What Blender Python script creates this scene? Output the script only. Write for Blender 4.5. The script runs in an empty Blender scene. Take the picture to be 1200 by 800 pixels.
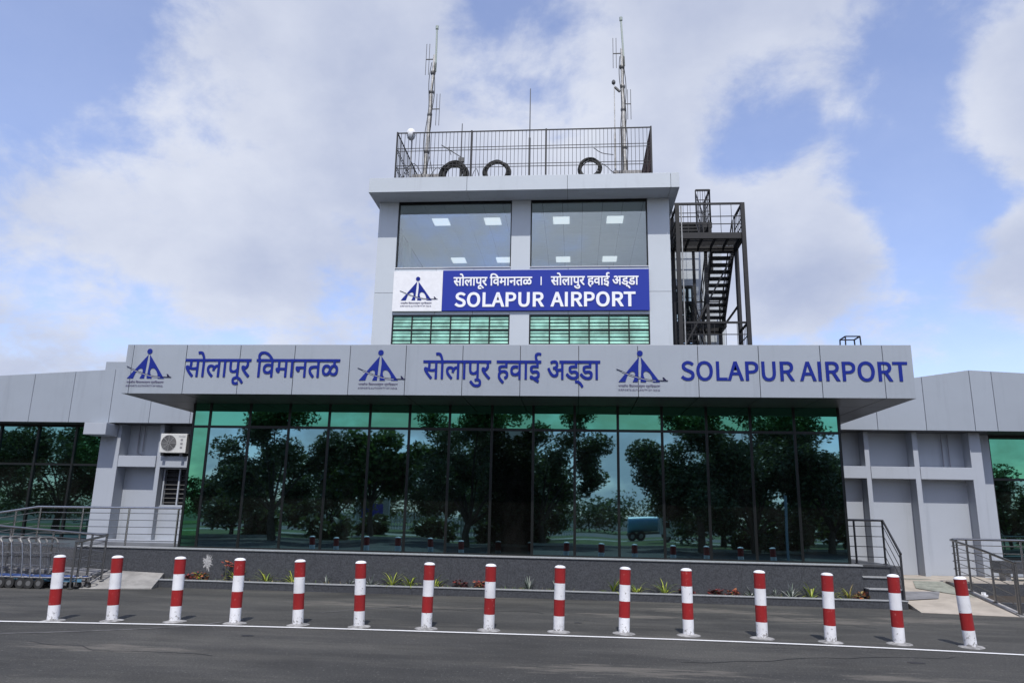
import bpy, math, random
from mathutils import Vector, Matrix
# Airport terminal with a small control tower behind a row of striped bollards.  Metres; +Y runs away from the camera.
CLOUD_BLOBS = [(640, 85, 9, -0.16), (1000, 150, 13, -0.20), (870, 120, 7, -0.14), (130, 60, 9, -0.12), (20, 40, 9, -0.08), (1090, 340, 9, -0.16), (1080, 60, 8, -0.10),
               (930, 275, 8, 0.30), (990, 300, 4, 0.10), (1190, 120, 6, 0.22), (1200, 315, 5, 0.24), (790, 190, 6, 0.20), (230, 200, 14, 0.10), (60, 330, 14, 0.08), (380, 300, 12, 0.10), (300, 150, 6, -0.08), (30, 240, 8, -0.06), (900, 20, 9, 0.16), (480, 110, 12, 0.1), (330, 30, 10, 0.10)]
CLOUD_LIGHT = (7.5, 7.9, 9.0, 1)
CLOUD_DARK = (4.5, 5.1, 6.9, 1)
SKY_TINT = (2.1, 1.98, 2.3, 1)
random.seed(7)
S = bpy.context.scene
COL = S.collection
PI = math.pi

# ------------------------------------------------------------------ camera
LENS_PX, YAW, PITCH, ROLL = 864.2, 0.087786, 0.229256, 0.0202326   # solved from the vanishing points
cy_, sy_, cp_, sp_ = math.cos(YAW), math.sin(YAW), math.cos(PITCH), math.sin(PITCH)
fwd = Vector((-sy_*cp_, cy_*cp_, sp_)); rgt = Vector((cy_, sy_, 0)); up = rgt.cross(fwd)
c_, s_ = math.cos(ROLL), math.sin(ROLL)
r2 = c_*rgt + s_*up; u2 = -s_*rgt + c_*up
cam = bpy.data.cameras.new("camera")
cam.sensor_fit = 'HORIZONTAL'; cam.sensor_width = 36.0; cam.lens = LENS_PX/1200*36
cam.clip_start = 0.1; cam.clip_end = 3000
camo = bpy.data.objects.new("camera", cam); COL.objects.link(camo)
M3 = Matrix((r2, u2, -fwd)).transposed()
camo.matrix_world = Matrix.Translation((0, 0, 1.6)) @ M3.to_4x4()
S.camera = camo

# ------------------------------------------------------------------ light
SUN_EL = math.radians(56.5); SUN_AZ_X = 0.06       # the sun stands behind the camera, a touch to the right
to_sun = Vector((SUN_AZ_X, -1, 0)).normalized()*math.cos(SUN_EL) + Vector((0, 0, math.sin(SUN_EL)))
sun = bpy.data.lights.new("sun", 'SUN'); sun.energy = 3.6; sun.angle = math.radians(0.6); sun.color = (1.0, 0.97, 0.925)
suno = bpy.data.objects.new("sun", sun); COL.objects.link(suno)
suno.rotation_euler = (-to_sun).to_track_quat('-Z', 'Y').to_euler(); suno.location = to_sun*60
S.view_settings.view_transform = 'Standard'; S.view_settings.look = 'None'
S.view_settings.exposure = 0.0; S.view_settings.gamma = 1.0
S.render.engine = 'CYCLES'
S.cycles.max_bounces = 8; S.cycles.glossy_bounces = 4; S.cycles.transparent_max_bounces = 12
S.cycles.sample_clamp_indirect = 6.0

W = bpy.data.worlds.new("World"); S.world = W; W.use_nodes = True
nt = W.node_tree; nt.nodes.clear()
def N(tree, typ, **kw):
    n = tree.nodes.new(typ)
    for k, v in kw.items(): setattr(n, k, v)
    return n
def math_node(tree, op, a, b=None, clamp=False):
    n = N(tree, 'ShaderNodeMath', operation=op, use_clamp=clamp)
    for i, v in enumerate((a, b)):
        if v is None: continue
        if isinstance(v, (int, float)): n.inputs[i].default_value = v
        else: tree.links.new(v, n.inputs[i])
    return n.outputs[0]
def ramp01(tree, v, lo, hi):
    n = N(tree, 'ShaderNodeMapRange', interpolation_type='SMOOTHSTEP')
    tree.links.new(v, n.inputs[0]); n.inputs[1].default_value = lo; n.inputs[2].default_value = hi
    return n.outputs[0]
L = nt.links.new
tc = N(nt, 'ShaderNodeTexCoord')
sky = N(nt, 'ShaderNodeTexSky', sky_type='NISHITA')
sky.sun_disc = False; sky.sun_elevation = SUN_EL; sky.sun_rotation = math.atan2(to_sun.x, to_sun.y)
sky.air_density = 1.0; sky.dust_density = 0.6; sky.ozone_density = 1.6
sep = N(nt, 'ShaderNodeSeparateXYZ'); L(tc.outputs['Generated'], sep.inputs[0])
# clouds lie on a plane overhead: direction / (height + k)
zc = math_node(nt, 'MAXIMUM', sep.outputs[2], 0.0)
den = math_node(nt, 'ADD', zc, 0.50)
comb = N(nt, 'ShaderNodeCombineXYZ')
L(math_node(nt, 'DIVIDE', sep.outputs[0], den), comb.inputs[0]); L(math_node(nt, 'DIVIDE', sep.outputs[1], den), comb.inputs[1])
comb.inputs[2].default_value = 3.3
def noise(scale, detail, rough, dist=0.0, off=(0, 0, 0)):
    m = N(nt, 'ShaderNodeMapping'); m.inputs['Location'].default_value = off
    L(comb.outputs[0], m.inputs[0])
    n = N(nt, 'ShaderNodeTexNoise'); n.inputs['Scale'].default_value = scale; n.inputs['Detail'].default_value = detail
    n.inputs['Roughness'].default_value = rough; n.inputs['Distortion'].default_value = dist
    L(m.outputs[0], n.inputs['Vector']); return n.outputs[0]
n1 = noise(1.9, 9, 0.56, 0.25, (0.7, 0.2, 0))
n2 = noise(5.6, 8, 0.6, 0.2, (4.2, 1.7, 0))
n3 = noise(3.0, 7, 0.55, 0.0, (9.1, 3.4, 0))
dens = math_node(nt, 'ADD', n1, math_node(nt, 'MULTIPLY', math_node(nt, 'SUBTRACT', n2, 0.5), 0.52))
n4 = noise(9.5, 7, 0.62, 0.3, (2.1, 8.3, 0))
dens = math_node(nt, 'ADD', dens, math_node(nt, 'MULTIPLY', math_node(nt, 'SUBTRACT', n4, 0.5), 0.36))
def blob(px, py, rad, amount):
    """more (or less) cloud towards one direction of the sky"""
    d = ((px-600)*r2 - (py-400)*u2 + LENS_PX*fwd).normalized()
    dp = N(nt, 'ShaderNodeVectorMath', operation='DOT_PRODUCT')
    L(tc.outputs['Generated'], dp.inputs[0]); dp.inputs[1].default_value = d
    return math_node(nt, 'MULTIPLY', ramp01(nt, dp.outputs['Value'], math.cos(math.radians(rad)), 1.0), amount)
for b in CLOUD_BLOBS: dens = math_node(nt, 'ADD', dens, blob(*b))
cover = ramp01(nt, dens, 0.41, 0.63)
cover = math_node(nt, 'ADD', math_node(nt, 'MULTIPLY', cover, 0.76), 0.20)      # thin high haze even between the clouds
bright0 = ramp01(nt, math_node(nt, 'ADD', math_node(nt, 'MULTIPLY', n3, 0.6), math_node(nt, 'MULTIPLY', n2, 0.4)), 0.38, 0.62)
edge = math_node(nt, 'SUBTRACT', 1.0, ramp01(nt, dens, 0.52, 0.86))          # thin rims catch the light, thick middles stay grey
bright = math_node(nt, 'ADD', math_node(nt, 'MULTIPLY', bright0, 0.55), math_node(nt, 'ADD', math_node(nt, 'MULTIPLY', edge, 0.42), math_node(nt, 'MULTIPLY', math_node(nt, 'SUBTRACT', n4, 0.5), 1.0)), True)
ccol = N(nt, 'ShaderNodeMix', data_type='RGBA')
ccol.inputs[6].default_value = CLOUD_DARK; ccol.inputs[7].default_value = CLOUD_LIGHT
L(bright, ccol.inputs[0])
skyc = N(nt, 'ShaderNodeMix', data_type='RGBA', blend_type='MULTIPLY'); skyc.inputs[0].default_value = 1.0
L(sky.outputs[0], skyc.inputs[6]); skyc.inputs[7].default_value = SKY_TINT
mixs = N(nt, 'ShaderNodeMix', data_type='RGBA')
L(cover, mixs.inputs[0]); L(skyc.outputs[2], mixs.inputs[6]); L(ccol.outputs[2], mixs.inputs[7])
bg = N(nt, 'ShaderNodeBackground'); bg.inputs['Strength'].default_value = 0.1
out = N(nt, 'ShaderNodeOutputWorld')
L(mixs.outputs[2], bg.inputs[0]); L(bg.outputs[0], out.inputs[0])

# ------------------------------------------------------------------ materials
def mat(name, col, rough=0.6, metal=0.0, var=0.0, scale=3.0, bump=0.0, bscale=40.0, spec=0.5, stretch=(1, 1, 1), dirt=None):
    m = bpy.data.materials.new(name); m.use_nodes = True
    t = m.node_tree; p = t.nodes['Principled BSDF']
    p.inputs['Base Color'].default_value = (*col, 1); p.inputs['Roughness'].default_value = rough
    p.inputs['Metallic'].default_value = metal; p.inputs['Specular IOR Level'].default_value = spec
    tcn = N(t, 'ShaderNodeTexCoord'); mp = N(t, 'ShaderNodeMapping'); mp.inputs['Scale'].default_value = stretch
    t.links.new(tcn.outputs['Object'], mp.inputs[0])
    if var > 0:
        n = N(t, 'ShaderNodeTexNoise'); n.inputs['Scale'].default_value = scale; n.inputs['Detail'].default_value = 6; n.inputs['Roughness'].default_value = 0.62
        t.links.new(mp.outputs[0], n.inputs['Vector'])
        mx = N(t, 'ShaderNodeMix', data_type='RGBA')
        mx.inputs[6].default_value = tuple(c*(1-var) for c in col) + (1,)
        c2 = dirt if dirt else tuple(min(1, c*(1+var)) for c in col)
        mx.inputs[7].default_value = (*c2, 1)
        t.links.new(ramp01(t, n.outputs[0], 0.3, 0.7), mx.inputs[0]); t.links.new(mx.outputs[2], p.inputs['Base Color'])
    if bump > 0:
        n = N(t, 'ShaderNodeTexNoise'); n.inputs['Scale'].default_value = bscale; n.inputs['Detail'].default_value = 4
        t.links.new(mp.outputs[0], n.inputs['Vector'])
        b = N(t, 'ShaderNodeBump'); b.inputs['Strength'].default_value = bump; b.inputs['Distance'].default_value = 0.02
        t.links.new(n.outputs[0], b.inputs['Height']); t.links.new(b.outputs[0], p.inputs['Normal'])
    return m
def emit(name, col, strength):
    m = mat(name, (0.8, 0.8, 0.8)); p = m.node_tree.nodes['Principled BSDF']
    p.inputs['Emission Color'].default_value = (*col, 1); p.inputs['Emission Strength'].default_value = strength
    return m

# ------------------------------------------------------------------ mesh building
class MB:
    def __init__(s): s.v = []; s.f = []; s.m = []
    def add(s, vs, fs, mi=0):
        b = len(s.v); s.v += [tuple(v) for v in vs]
        for f in fs: s.f.append([b+i for i in f]); s.m.append(mi)
    def box(s, x0, x1, y0, y1, z0, z1, mi=0):
        s.add([(x0, y0, z0), (x1, y0, z0), (x1, y1, z0), (x0, y1, z0), (x0, y0, z1), (x1, y0, z1), (x1, y1, z1), (x0, y1, z1)],
              [(0, 3, 2, 1), (4, 5, 6, 7), (0, 1, 5, 4), (1, 2, 6, 5), (2, 3, 7, 6), (3, 0, 4, 7)], mi)
        return s
    def hexa(s, p, mi=0):      # eight corners: bottom loop then top loop
        s.add(p, [(0, 3, 2, 1), (4, 5, 6, 7), (0, 1, 5, 4), (1, 2, 6, 5), (2, 3, 7, 6), (3, 0, 4, 7)], mi); return s
    def prism_xz(s, poly, y0, y1, mi=0):   # polygon in x,z extruded along y
        n = len(poly)
        s.add([(x, y0, z) for x, z in poly] + [(x, y1, z) for x, z in poly],
              [tuple(range(n)), tuple(range(2*n-1, n-1, -1))] + [(i, i+n, (i+1) % n+n, (i+1) % n) for i in range(n)], mi); return s
    def prism_xy(s, poly, z0, z1, mi=0):
        n = len(poly)
        s.add([(x, y, z0) for x, y in poly] + [(x, y, z1) for x, y in poly],
              [tuple(range(n-1, -1, -1)), tuple(range(n, 2*n))] + [(i, (i+1) % n, (i+1) % n+n, i+n) for i in range(n)], mi); return s
    def tube(s, pts, r, n=8, mi=0, closed=False, r_end=None):
        pts = [Vector(p) for p in pts]; k = len(pts); b = len(s.v)
        for i, p in enumerate(pts):
            if closed: d = (pts[(i+1) % k]-pts[i-1])
            else: d = pts[min(i+1, k-1)]-pts[max(i-1, 0)]
            d.normalize()
            a = Vector((0, 0, 1)) if abs(d.z) < 0.9 else Vector((1, 0, 0))
            u = d.cross(a).normalized(); w = u.cross(d)
            rr = r if r_end is None else r+(r_end-r)*i/(k-1)
            for j in range(n):
                t = 2*PI*(j+0.5)/n; s.v.append(tuple(p+u*math.cos(t)*rr+w*math.sin(t)*rr))
        for i in range(k if closed else k-1):
            for j in range(n):
                a0 = b+i*n+j; a1 = b+i*n+(j+1) % n; c0 = b+((i+1) % k)*n+j; c1 = b+((i+1) % k)*n+(j+1) % n
                s.f.append([a0, a1, c1, c0]); s.m.append(mi)
        if not closed:
            s.f.append([b+j for j in range(n)][::-1]); s.m.append(mi)
            s.f.append([b+(k-1)*n+j for j in range(n)]); s.m.append(mi)
        return s
    def bar(s, p, q, w, h=None, mi=0):     # square bar between two points
        p, q = Vector(p), Vector(q); h = h or w; d = (q-p).normalized()
        a = Vector((0, 0, 1)) if abs(d.z) < 0.9 else Vector((0, 1, 0))
        u = d.cross(a).normalized()*w/2; v = u.cross(d).normalized()*h/2
        s.hexa([p-u-v, p+u-v, p+u+v, p-u+v, q-u-v, q+u-v, q+u+v, q-u+v], mi); return s
    def lathe(s, prof, c=(0, 0, 0), n=24, mats=None):      # profile [(r,z)...]
        b = len(s.v)
        for r, z in prof:
            for j in range(n):
                t = 2*PI*j/n; s.v.append((c[0]+r*math.cos(t), c[1]+r*math.sin(t), c[2]+z))
        for i in range(len(prof)-1):
            for j in range(n):
                s.f.append([b+i*n+j, b+i*n+(j+1) % n, b+(i+1)*n+(j+1) % n, b+(i+1)*n+j]); s.m.append(mats[i] if mats else 0)
        s.f.append([b+j for j in range(n)][::-1]); s.m.append(mats[0] if mats else 0)
        s.f.append([b+(len(prof)-1)*n+j for j in range(n)]); s.m.append(mats[-1] if mats else 0)
        return s
    def quad(s, a, b, c, d, mi=0): s.add([a, b, c, d], [(0, 1, 2, 3)], mi); return s
    def build(s, name, material, parent=None, smooth=False, bevel=0, label=None):
        me = bpy.data.meshes.new(name)
        off = Vector((0, 0, 0)); r = parent
        while r is not None: off += r.location; r = r.parent
        me.from_pydata([(x-off.x, y-off.y, z-off.z) for x, y, z in s.v], [], s.f)
        for m in (material if isinstance(material, (list, tuple)) else [material]): me.materials.append(m)
        me.polygons.foreach_set('material_index', s.m)
        if smooth: me.polygons.foreach_set('use_smooth', [True]*len(s.f))
        me.update()
        o = bpy.data.objects.new(name, me); COL.objects.link(o); o.parent = parent
        if smooth:
            md = o.modifiers.new('split', 'EDGE_SPLIT'); md.split_angle = math.radians(40)
        if bevel:
            md = o.modifiers.new('bevel', 'BEVEL'); md.width = bevel; md.segments = 2; md.limit_method = 'ANGLE'
        if label: o['label'] = label
        return o
def tag(o, label, cat, group=None):
    o['label'] = label; o['category'] = cat
    if group: o['group'] = group
    return o
def thing(name, label, cat, loc=(0, 0, 0), group=None):
    o = bpy.data.objects.new(name, None); COL.objects.link(o); o.location = loc; o.empty_display_size = 0.2
    return tag(o, label, cat, group)
def structure(o): o['kind'] = 'structure'; return o
def copy_tree(o, parent=None):
    c = o.copy(); COL.objects.link(c); c.parent = parent
    for ch in [x for x in o.children]: copy_tree(ch, c)
    return c

def arc(cx, cz, r, a0, a1, n): return [(cx+r*math.cos(a0+(a1-a0)*i/n), cz+r*math.sin(a0+(a1-a0)*i/n)) for i in range(n+1)]

def cladding(name, col):
    """coated aluminium sheet: each panel a slightly different tone, thin rain streaks and dust"""
    m = mat(name, col, 0.42); t = m.node_tree; p = t.nodes['Principled BSDF']; k = t.links.new
    tcn = N(t, 'ShaderNodeTexCoord'); geo = N(t, 'ShaderNodeNewGeometry')
    def nz(sc, st, det=6):
        mp = N(t, 'ShaderNodeMapping'); mp.inputs['Scale'].default_value = st; k(tcn.outputs['Object'], mp.inputs[0])
        n = N(t, 'ShaderNodeTexNoise'); n.inputs['Scale'].default_value = sc; n.inputs['Detail'].default_value = det; n.inputs['Roughness'].default_value = 0.65; k(mp.outputs[0], n.inputs['Vector']); return n.outputs[0]
    tone = math_node(t, 'ADD', 0.955, math_node(t, 'MULTIPLY', geo.outputs['Random Per Island'], 0.09))
    streak = math_node(t, 'MULTIPLY', ramp01(t, nz(5.0, (1, 1, 0.07)), 0.52, 0.78), 0.13)
    cloudy = math_node(t, 'MULTIPLY', nz(0.9, (1, 1, 1.4)), 0.14)
    v = math_node(t, 'ADD', math_node(t, 'SUBTRACT', tone, streak), math_node(t, 'SUBTRACT', cloudy, 0.05))
    mx = N(t, 'ShaderNodeMix', data_type='RGBA', blend_type='MULTIPLY'); mx.inputs[0].default_value = 1; mx.inputs[6].default_value = (*col, 1)
    cc = N(t, 'ShaderNodeCombineColor'); [k(v, cc.inputs[i]) for i in range(3)]; k(cc.outputs[0], mx.inputs[7]); k(mx.outputs[2], p.inputs['Base Color'])
    k(math_node(t, 'ADD', 0.34, math_node(t, 'MULTIPLY', nz(2.0, (1, 1, 1)), 0.2)), p.inputs['Roughness'])
    b = N(t, 'ShaderNodeBump'); b.inputs['Strength'].default_value = 0.10; b.inputs['Distance'].default_value = 0.05; k(nz(1.3, (1, 1, 1), 2), b.inputs['Height']); k(b.outputs[0], p.inputs['Normal'])
    return m
# ------------------------------------------------------------------ the palette
ACP = cladding('aluminium_panel_grey', (0.312, 0.342, 0.380))
ACP_WING = cladding('aluminium_panel_wing', (0.306, 0.336, 0.376))
ACP_TOWER = cladding('aluminium_panel_tower', (0.475, 0.512, 0.546))
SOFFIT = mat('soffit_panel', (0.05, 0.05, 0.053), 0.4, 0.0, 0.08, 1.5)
SEAM = mat('panel_joint_dark', (0.03, 0.03, 0.035), 0.8)
PAINT = cladding('wall_paint_grey', (0.39, 0.418, 0.465)); PAINT.node_tree.nodes['Principled BSDF'].inputs['Specular IOR Level'].default_value = 0.1
GRANITE = mat('granite_dark', (0.060, 0.063, 0.070), 0.33, 0, 0.42, 45, 0.0)
GRANITE_LIGHT = mat('granite_edge', (0.30, 0.31, 0.32), 0.5, 0, 0.15, 25)
FRAME = mat('black_aluminium', (0.012, 0.014, 0.014), 0.35, 0.3)
STEEL_BLACK = mat('black_painted_steel', (0.009, 0.009, 0.011), 0.6, 0, 0.3, 8)
STAINLESS = mat('stainless_steel', (0.52, 0.50, 0.47), 0.22, 1.0, 0.08, 12)
CHROME = mat('trolley_chrome', (0.40, 0.39, 0.38), 0.34, 1.0, 0.25, 14)
GALV = mat('galvanised_steel', (0.36, 0.36, 0.35), 0.5, 0.7, 0.2, 10)
CABLE = mat('black_cable', (0.012, 0.012, 0.012), 0.55)
WHITE = mat('white_paint', (0.78, 0.78, 0.79), 0.5, 0, 0.04, 8)
BLUE = mat('sign_blue', (0.022, 0.042, 0.31), 0.5, spec=0.2)
BLUE_LETTER = mat('letter_blue', (0.0135, 0.027, 0.22), 0.75, spec=0.12)
LETTER_WHITE = mat('letter_white', (0.85, 0.85, 0.86), 0.4)
GREYTEXT = mat('letter_grey', (0.16, 0.15, 0.24), 0.6)
CONCRETE = mat('concrete', (0.33, 0.32, 0.31), 0.9, 0, 0.22, 9, 0.4, 40)
SOIL = mat('soil', (0.045, 0.035, 0.026), 0.95, 0, 0.4, 14, 0.8, 30)
RUBBER = mat('rubber', (0.02, 0.02, 0.02), 0.7)
def mirror(name, col, rough=0.015, wave=0.012):
    m = mat(name, col, rough, 1.0); t = m.node_tree; p = t.nodes['Principled BSDF']
    tcn = N(t, 'ShaderNodeTexCoord'); n = N(t, 'ShaderNodeTexNoise'); n.inputs['Scale'].default_value = 0.55; n.inputs['Detail'].default_value = 1
    t.links.new(tcn.outputs['Object'], n.inputs['Vector'])
    b = N(t, 'ShaderNodeBump'); b.inputs['Strength'].default_value = wave; b.inputs['Distance'].default_value = 0.4
    t.links.new(n.outputs[0], b.inputs['Height']); t.links.new(b.outputs[0], p.inputs['Normal'])
    # a film of dust and wiping smears over the coating
    mp = N(t, 'ShaderNodeMapping'); mp.inputs['Scale'].default_value = (1, 1, 0.35); t.links.new(tcn.outputs['Object'], mp.inputs[0])
    dn = N(t, 'ShaderNodeTexNoise'); dn.inputs['Scale'].default_value = 2.3; dn.inputs['Detail'].default_value = 7; dn.inputs['Roughness'].default_value = 0.7; t.links.new(mp.outputs[0], dn.inputs['Vector'])
    df = N(t, 'ShaderNodeBsdfDiffuse'); df.inputs[0].default_value = (0.42, 0.43, 0.41, 1); mx = N(t, 'ShaderNodeMixShader'); o = [q for q in t.nodes if q.type == 'OUTPUT_MATERIAL'][0]
    t.links.new(math_node(t, 'ADD', 0.004, math_node(t, 'MULTIPLY', ramp01(t, dn.outputs[0], 0.4, 0.8), 0.016)), mx.inputs[0])
    t.links.new(p.outputs[0], mx.inputs[1]); t.links.new(df.outputs[0], mx.inputs[2]); t.links.new(mx.outputs[0], o.inputs[0])
    return m
GLASS = mirror('reflective_glass', (0.165, 0.305, 0.345))
GLASS_DOOR = mirror('dark_door_glass', (0.035, 0.06, 0.063))
GLASS_PALE = mirror('pale_glass', (0.45, 0.55, 0.58))
GLASS_GREEN = mirror('reflective_green_glass', (0.085, 0.28, 0.185))
GLASS_WING = mirror('reflective_wing_glass', (0.12, 0.25, 0.25))
LOUVRE = mat('louvre_glass', (0.22, 0.46, 0.37), 0.5, 0.0, 0.35, 2.5, spec=0.25)
def clear_glass():
    m = bpy.data.materials.new('clear_glass'); m.use_nodes = True; t = m.node_tree; t.nodes.clear()
    o = N(t, 'ShaderNodeOutputMaterial'); mx = N(t, 'ShaderNodeMixShader'); tr = N(t, 'ShaderNodeBsdfTransparent'); gl = N(t, 'ShaderNodeBsdfGlossy')
    tr.inputs[0].default_value = (0.93, 0.97, 0.97, 1); gl.inputs[0].default_value = (0.92, 0.97, 0.97, 1); gl.inputs[1].default_value = 0.01
    fr = N(t, 'ShaderNodeFresnel'); fr.inputs[0].default_value = 1.7
    t.links.new(math_node(t, 'MULTIPLY', fr.outputs[0], 3.0, True), mx.inputs[0])
    t.links.new(tr.outputs[0], mx.inputs[1]); t.links.new(gl.outputs[0], mx.inputs[2]); t.links.new(mx.outputs[0], o.inputs[0])
    return m
CLEAR = clear_glass()

# ------------------------------------------------------------------ the ground
def asphalt():
    m = mat('asphalt', (0.05, 0.05, 0.05), 0.9); t = m.node_tree; p = t.nodes['Principled BSDF']; k = t.links.new
    tcn = N(t, 'ShaderNodeTexCoord')
    def nz(scale, det, st=(1, 1, 1), rough=0.6, loc=(0, 0, 0)):
        mp = N(t, 'ShaderNodeMapping'); mp.inputs['Scale'].default_value = st; mp.inputs['Location'].default_value = loc
        k(tcn.outputs['Object'], mp.inputs[0])
        n = N(t, 'ShaderNodeTexNoise'); n.inputs['Scale'].default_value = scale; n.inputs['Detail'].default_value = det; n.inputs['Roughness'].default_value = rough
        k(mp.outputs[0], n.inputs['Vector']); return n.outputs[0]
    big = ramp01(t, nz(0.28, 5), 0.35, 0.7); streak = ramp01(t, nz(0.9, 7, (0.35, 1.6, 1), 0.68), 0.42, 0.72)
    grain = nz(48, 5, rough=0.85); stone = ramp01(t, nz(34, 4, (1, .5, 1), 0.7), 0.58, 0.70); patch = ramp01(t, nz(0.55, 3, (0.6, 1.3, 1), 0.5, (7, 2, 0)), 0.52, 0.6); scuff = ramp01(t, nz(2.2, 8, (0.5, 2.6, 1), 0.7, (3, 1, 0)), 0.60, 0.74)
    a = N(t, 'ShaderNodeMix', data_type='RGBA'); a.inputs[6].default_value = (0.040, 0.0395, 0.037, 1); a.inputs[7].default_value = (0.071, 0.069, 0.063, 1); k(big, a.inputs[0])
    b = N(t, 'ShaderNodeMix', data_type='RGBA'); k(math_node(t, 'MULTIPLY', streak, 0.8), b.inputs[0]); k(a.outputs[2], b.inputs[6]); b.inputs[7].default_value = (0.108, 0.103, 0.09, 1)
    c = N(t, 'ShaderNodeMix', data_type='RGBA'); k(math_node(t, 'MULTIPLY', scuff, 0.7), c.inputs[0]); k(b.outputs[2], c.inputs[6]); c.inputs[7].default_value = (0.17, 0.155, 0.135, 1)
    d = N(t, 'ShaderNodeMix', data_type='RGBA', blend_type='MULTIPLY'); d.inputs[0].default_value = 0.8; k(c.outputs[2], d.inputs[6])
    g = math_node(t, 'ADD', math_node(t, 'MULTIPLY', grain, 4.2), -1.1); gc = N(t, 'ShaderNodeCombineColor'); [k(g, gc.inputs[i]) for i in range(3)]; k(gc.outputs[0], d.inputs[7])
    e = N(t, 'ShaderNodeMix', data_type='RGBA'); k(math_node(t, 'MULTIPLY', stone, 0.8), e.inputs[0]); k(d.outputs[2], e.inputs[6]); e.inputs[7].default_value = (0.20, 0.19, 0.175, 1)
    k(e.outputs[2], p.inputs['Base Color'])
    pm = N(t, 'ShaderNodeMix', data_type='RGBA', blend_type='MULTIPLY'); pm.inputs[0].default_value = 1.0; k(e.outputs[2], pm.inputs[6])
    pv = math_node(t, 'SUBTRACT', 1.08, math_node(t, 'MULTIPLY', patch, 0.22)); pc = N(t, 'ShaderNodeCombineColor'); [k(pv, pc.inputs[i]) for i in range(3)]; k(pc.outputs[0], pm.inputs[7]); k(pm.outputs[2], p.inputs['Base Color'])
    # dried mud and dust patches on the drive
    sx = N(t, 'ShaderNodeSeparateXYZ'); k(tcn.outputs['Object'], sx.inputs[0]); acc = None
    for cx, cy, rx, ry in ((2.6, 14.0, 1.7, .45), (4.0, 13.1, 1.5, .5), (0.9, 13.0, 1.2, .3), (-3.5, 13.4, 2.0, .4), (5.8, 13.6, 1.0, .5), (0.6, 8.5, 1.5, .35), (-5.5, 8.7, 1.2, .3), (3.6, 8.6, 1.0, .25)):
        dx = math_node(t, 'DIVIDE', math_node(t, 'SUBTRACT', sx.outputs[0], cx), rx); dy = math_node(t, 'DIVIDE', math_node(t, 'SUBTRACT', sx.outputs[1], cy), ry)
        q = math_node(t, 'ADD', math_node(t, 'MULTIPLY', dx, dx), math_node(t, 'MULTIPLY', dy, dy)); w = math_node(t, 'SUBTRACT', 1.0, math_node(t, 'MULTIPLY', q, 0.6), True)
        acc = w if acc is None else math_node(t, 'MAXIMUM', acc, w)
    dn = ramp01(t, math_node(t, 'ADD', nz(3.2, 8, (0.45, 2.2, 1), 0.72, (5, 9, 0)), math_node(t, 'MULTIPLY', acc, 0.26)), 0.62, 0.80)
    dm = N(t, 'ShaderNodeMix', data_type='RGBA'); k(math_node(t, 'MULTIPLY', dn, 0.6), dm.inputs[0]); k(pm.outputs[2], dm.inputs[6]); dm.inputs[7].default_value = (0.21, 0.19, 0.16, 1); k(dm.outputs[2], p.inputs['Base Color'])
    bp = N(t, 'ShaderNodeBump'); bp.inputs['Strength'].default_value = 0.9; bp.inputs['Distance'].default_value = 0.025; k(grain, bp.inputs['Height']); k(bp.outputs[0], p.inputs['Normal'])
    return m
ASPHALT = asphalt()
TAR = mat('tar', (0.014, 0.014, 0.014), 0.6)
g = MB(); g.quad((-700, -700, 0), (700, -700, 0), (700, 900, 0), (-700, 900, 0))
structure(g.build('ground', ASPHALT))

def worn_white():
    m = mat('road_paint', (0.74, 0.74, 0.73), 0.7); t = m.node_tree; p = t.nodes['Principled BSDF']; k = t.links.new
    tcn = N(t, 'ShaderNodeTexCoord'); n = N(t, 'ShaderNodeTexNoise'); n.inputs['Scale'].default_value = 26; n.inputs['Detail'].default_value = 6; n.inputs['Roughness'].default_value = 0.7
    k(tcn.outputs['Object'], n.inputs['Vector'])
    mx = N(t, 'ShaderNodeMix', data_type='RGBA'); mx.inputs[6].default_value = (0.16, 0.155, 0.15, 1); mx.inputs[7].default_value = (0.72, 0.72, 0.71, 1)
    k(ramp01(t, n.outputs[0], 0.22, 0.40), mx.inputs[0]); k(mx.outputs[2], p.inputs['Base Color']); return m
def ribbon(pts, w, z, name, material):
    mb = MB(); vs = []; n = len(pts)
    for i, (x, y) in enumerate(pts):
        d = Vector((pts[min(i+1, n-1)][0]-pts[max(i-1, 0)][0], pts[min(i+1, n-1)][1]-pts[max(i-1, 0)][1], 0)).normalized()
        vs += [(x+d.y*w/2, y-d.x*w/2, z), (x-d.y*w/2, y+d.x*w/2, z)]
    mb.add(vs, [(2*i, 2*i+2, 2*i+3, 2*i+1) for i in range(n-1)])
    return structure(mb.build(name, material))
def curve_pts(ctrl, n):
    out_ = []
    for i in range(n+1):                              # Catmull-Rom through the control points
        t = i/n*(len(ctrl)-1); a = min(int(t), len(ctrl)-2); f = t-a
        P = [ctrl[max(a-1, 0)], ctrl[a], ctrl[a+1], ctrl[min(a+2, len(ctrl)-1)]]
        out_.append(tuple(0.5*(2*P[1][q]+(P[2][q]-P[0][q])*f+(2*P[0][q]-5*P[1][q]+4*P[2][q]-P[3][q])*f*f+(3*P[1][q]-P[0][q]-3*P[2][q]+P[3][q])*f**3) for q in range(len(P[0]))))
    return out_
WP = worn_white()
ribbon(curve_pts([(-14, 9.7), (-8.0, 10.25), (-4.4, 10.56), (-0.86, 10.66), (2.55, 10.66), (5.6, 10.40), (9, 9.9)], 60), 0.085, 0.008, 'road_line', WP)
crk = random.Random(12)
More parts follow.
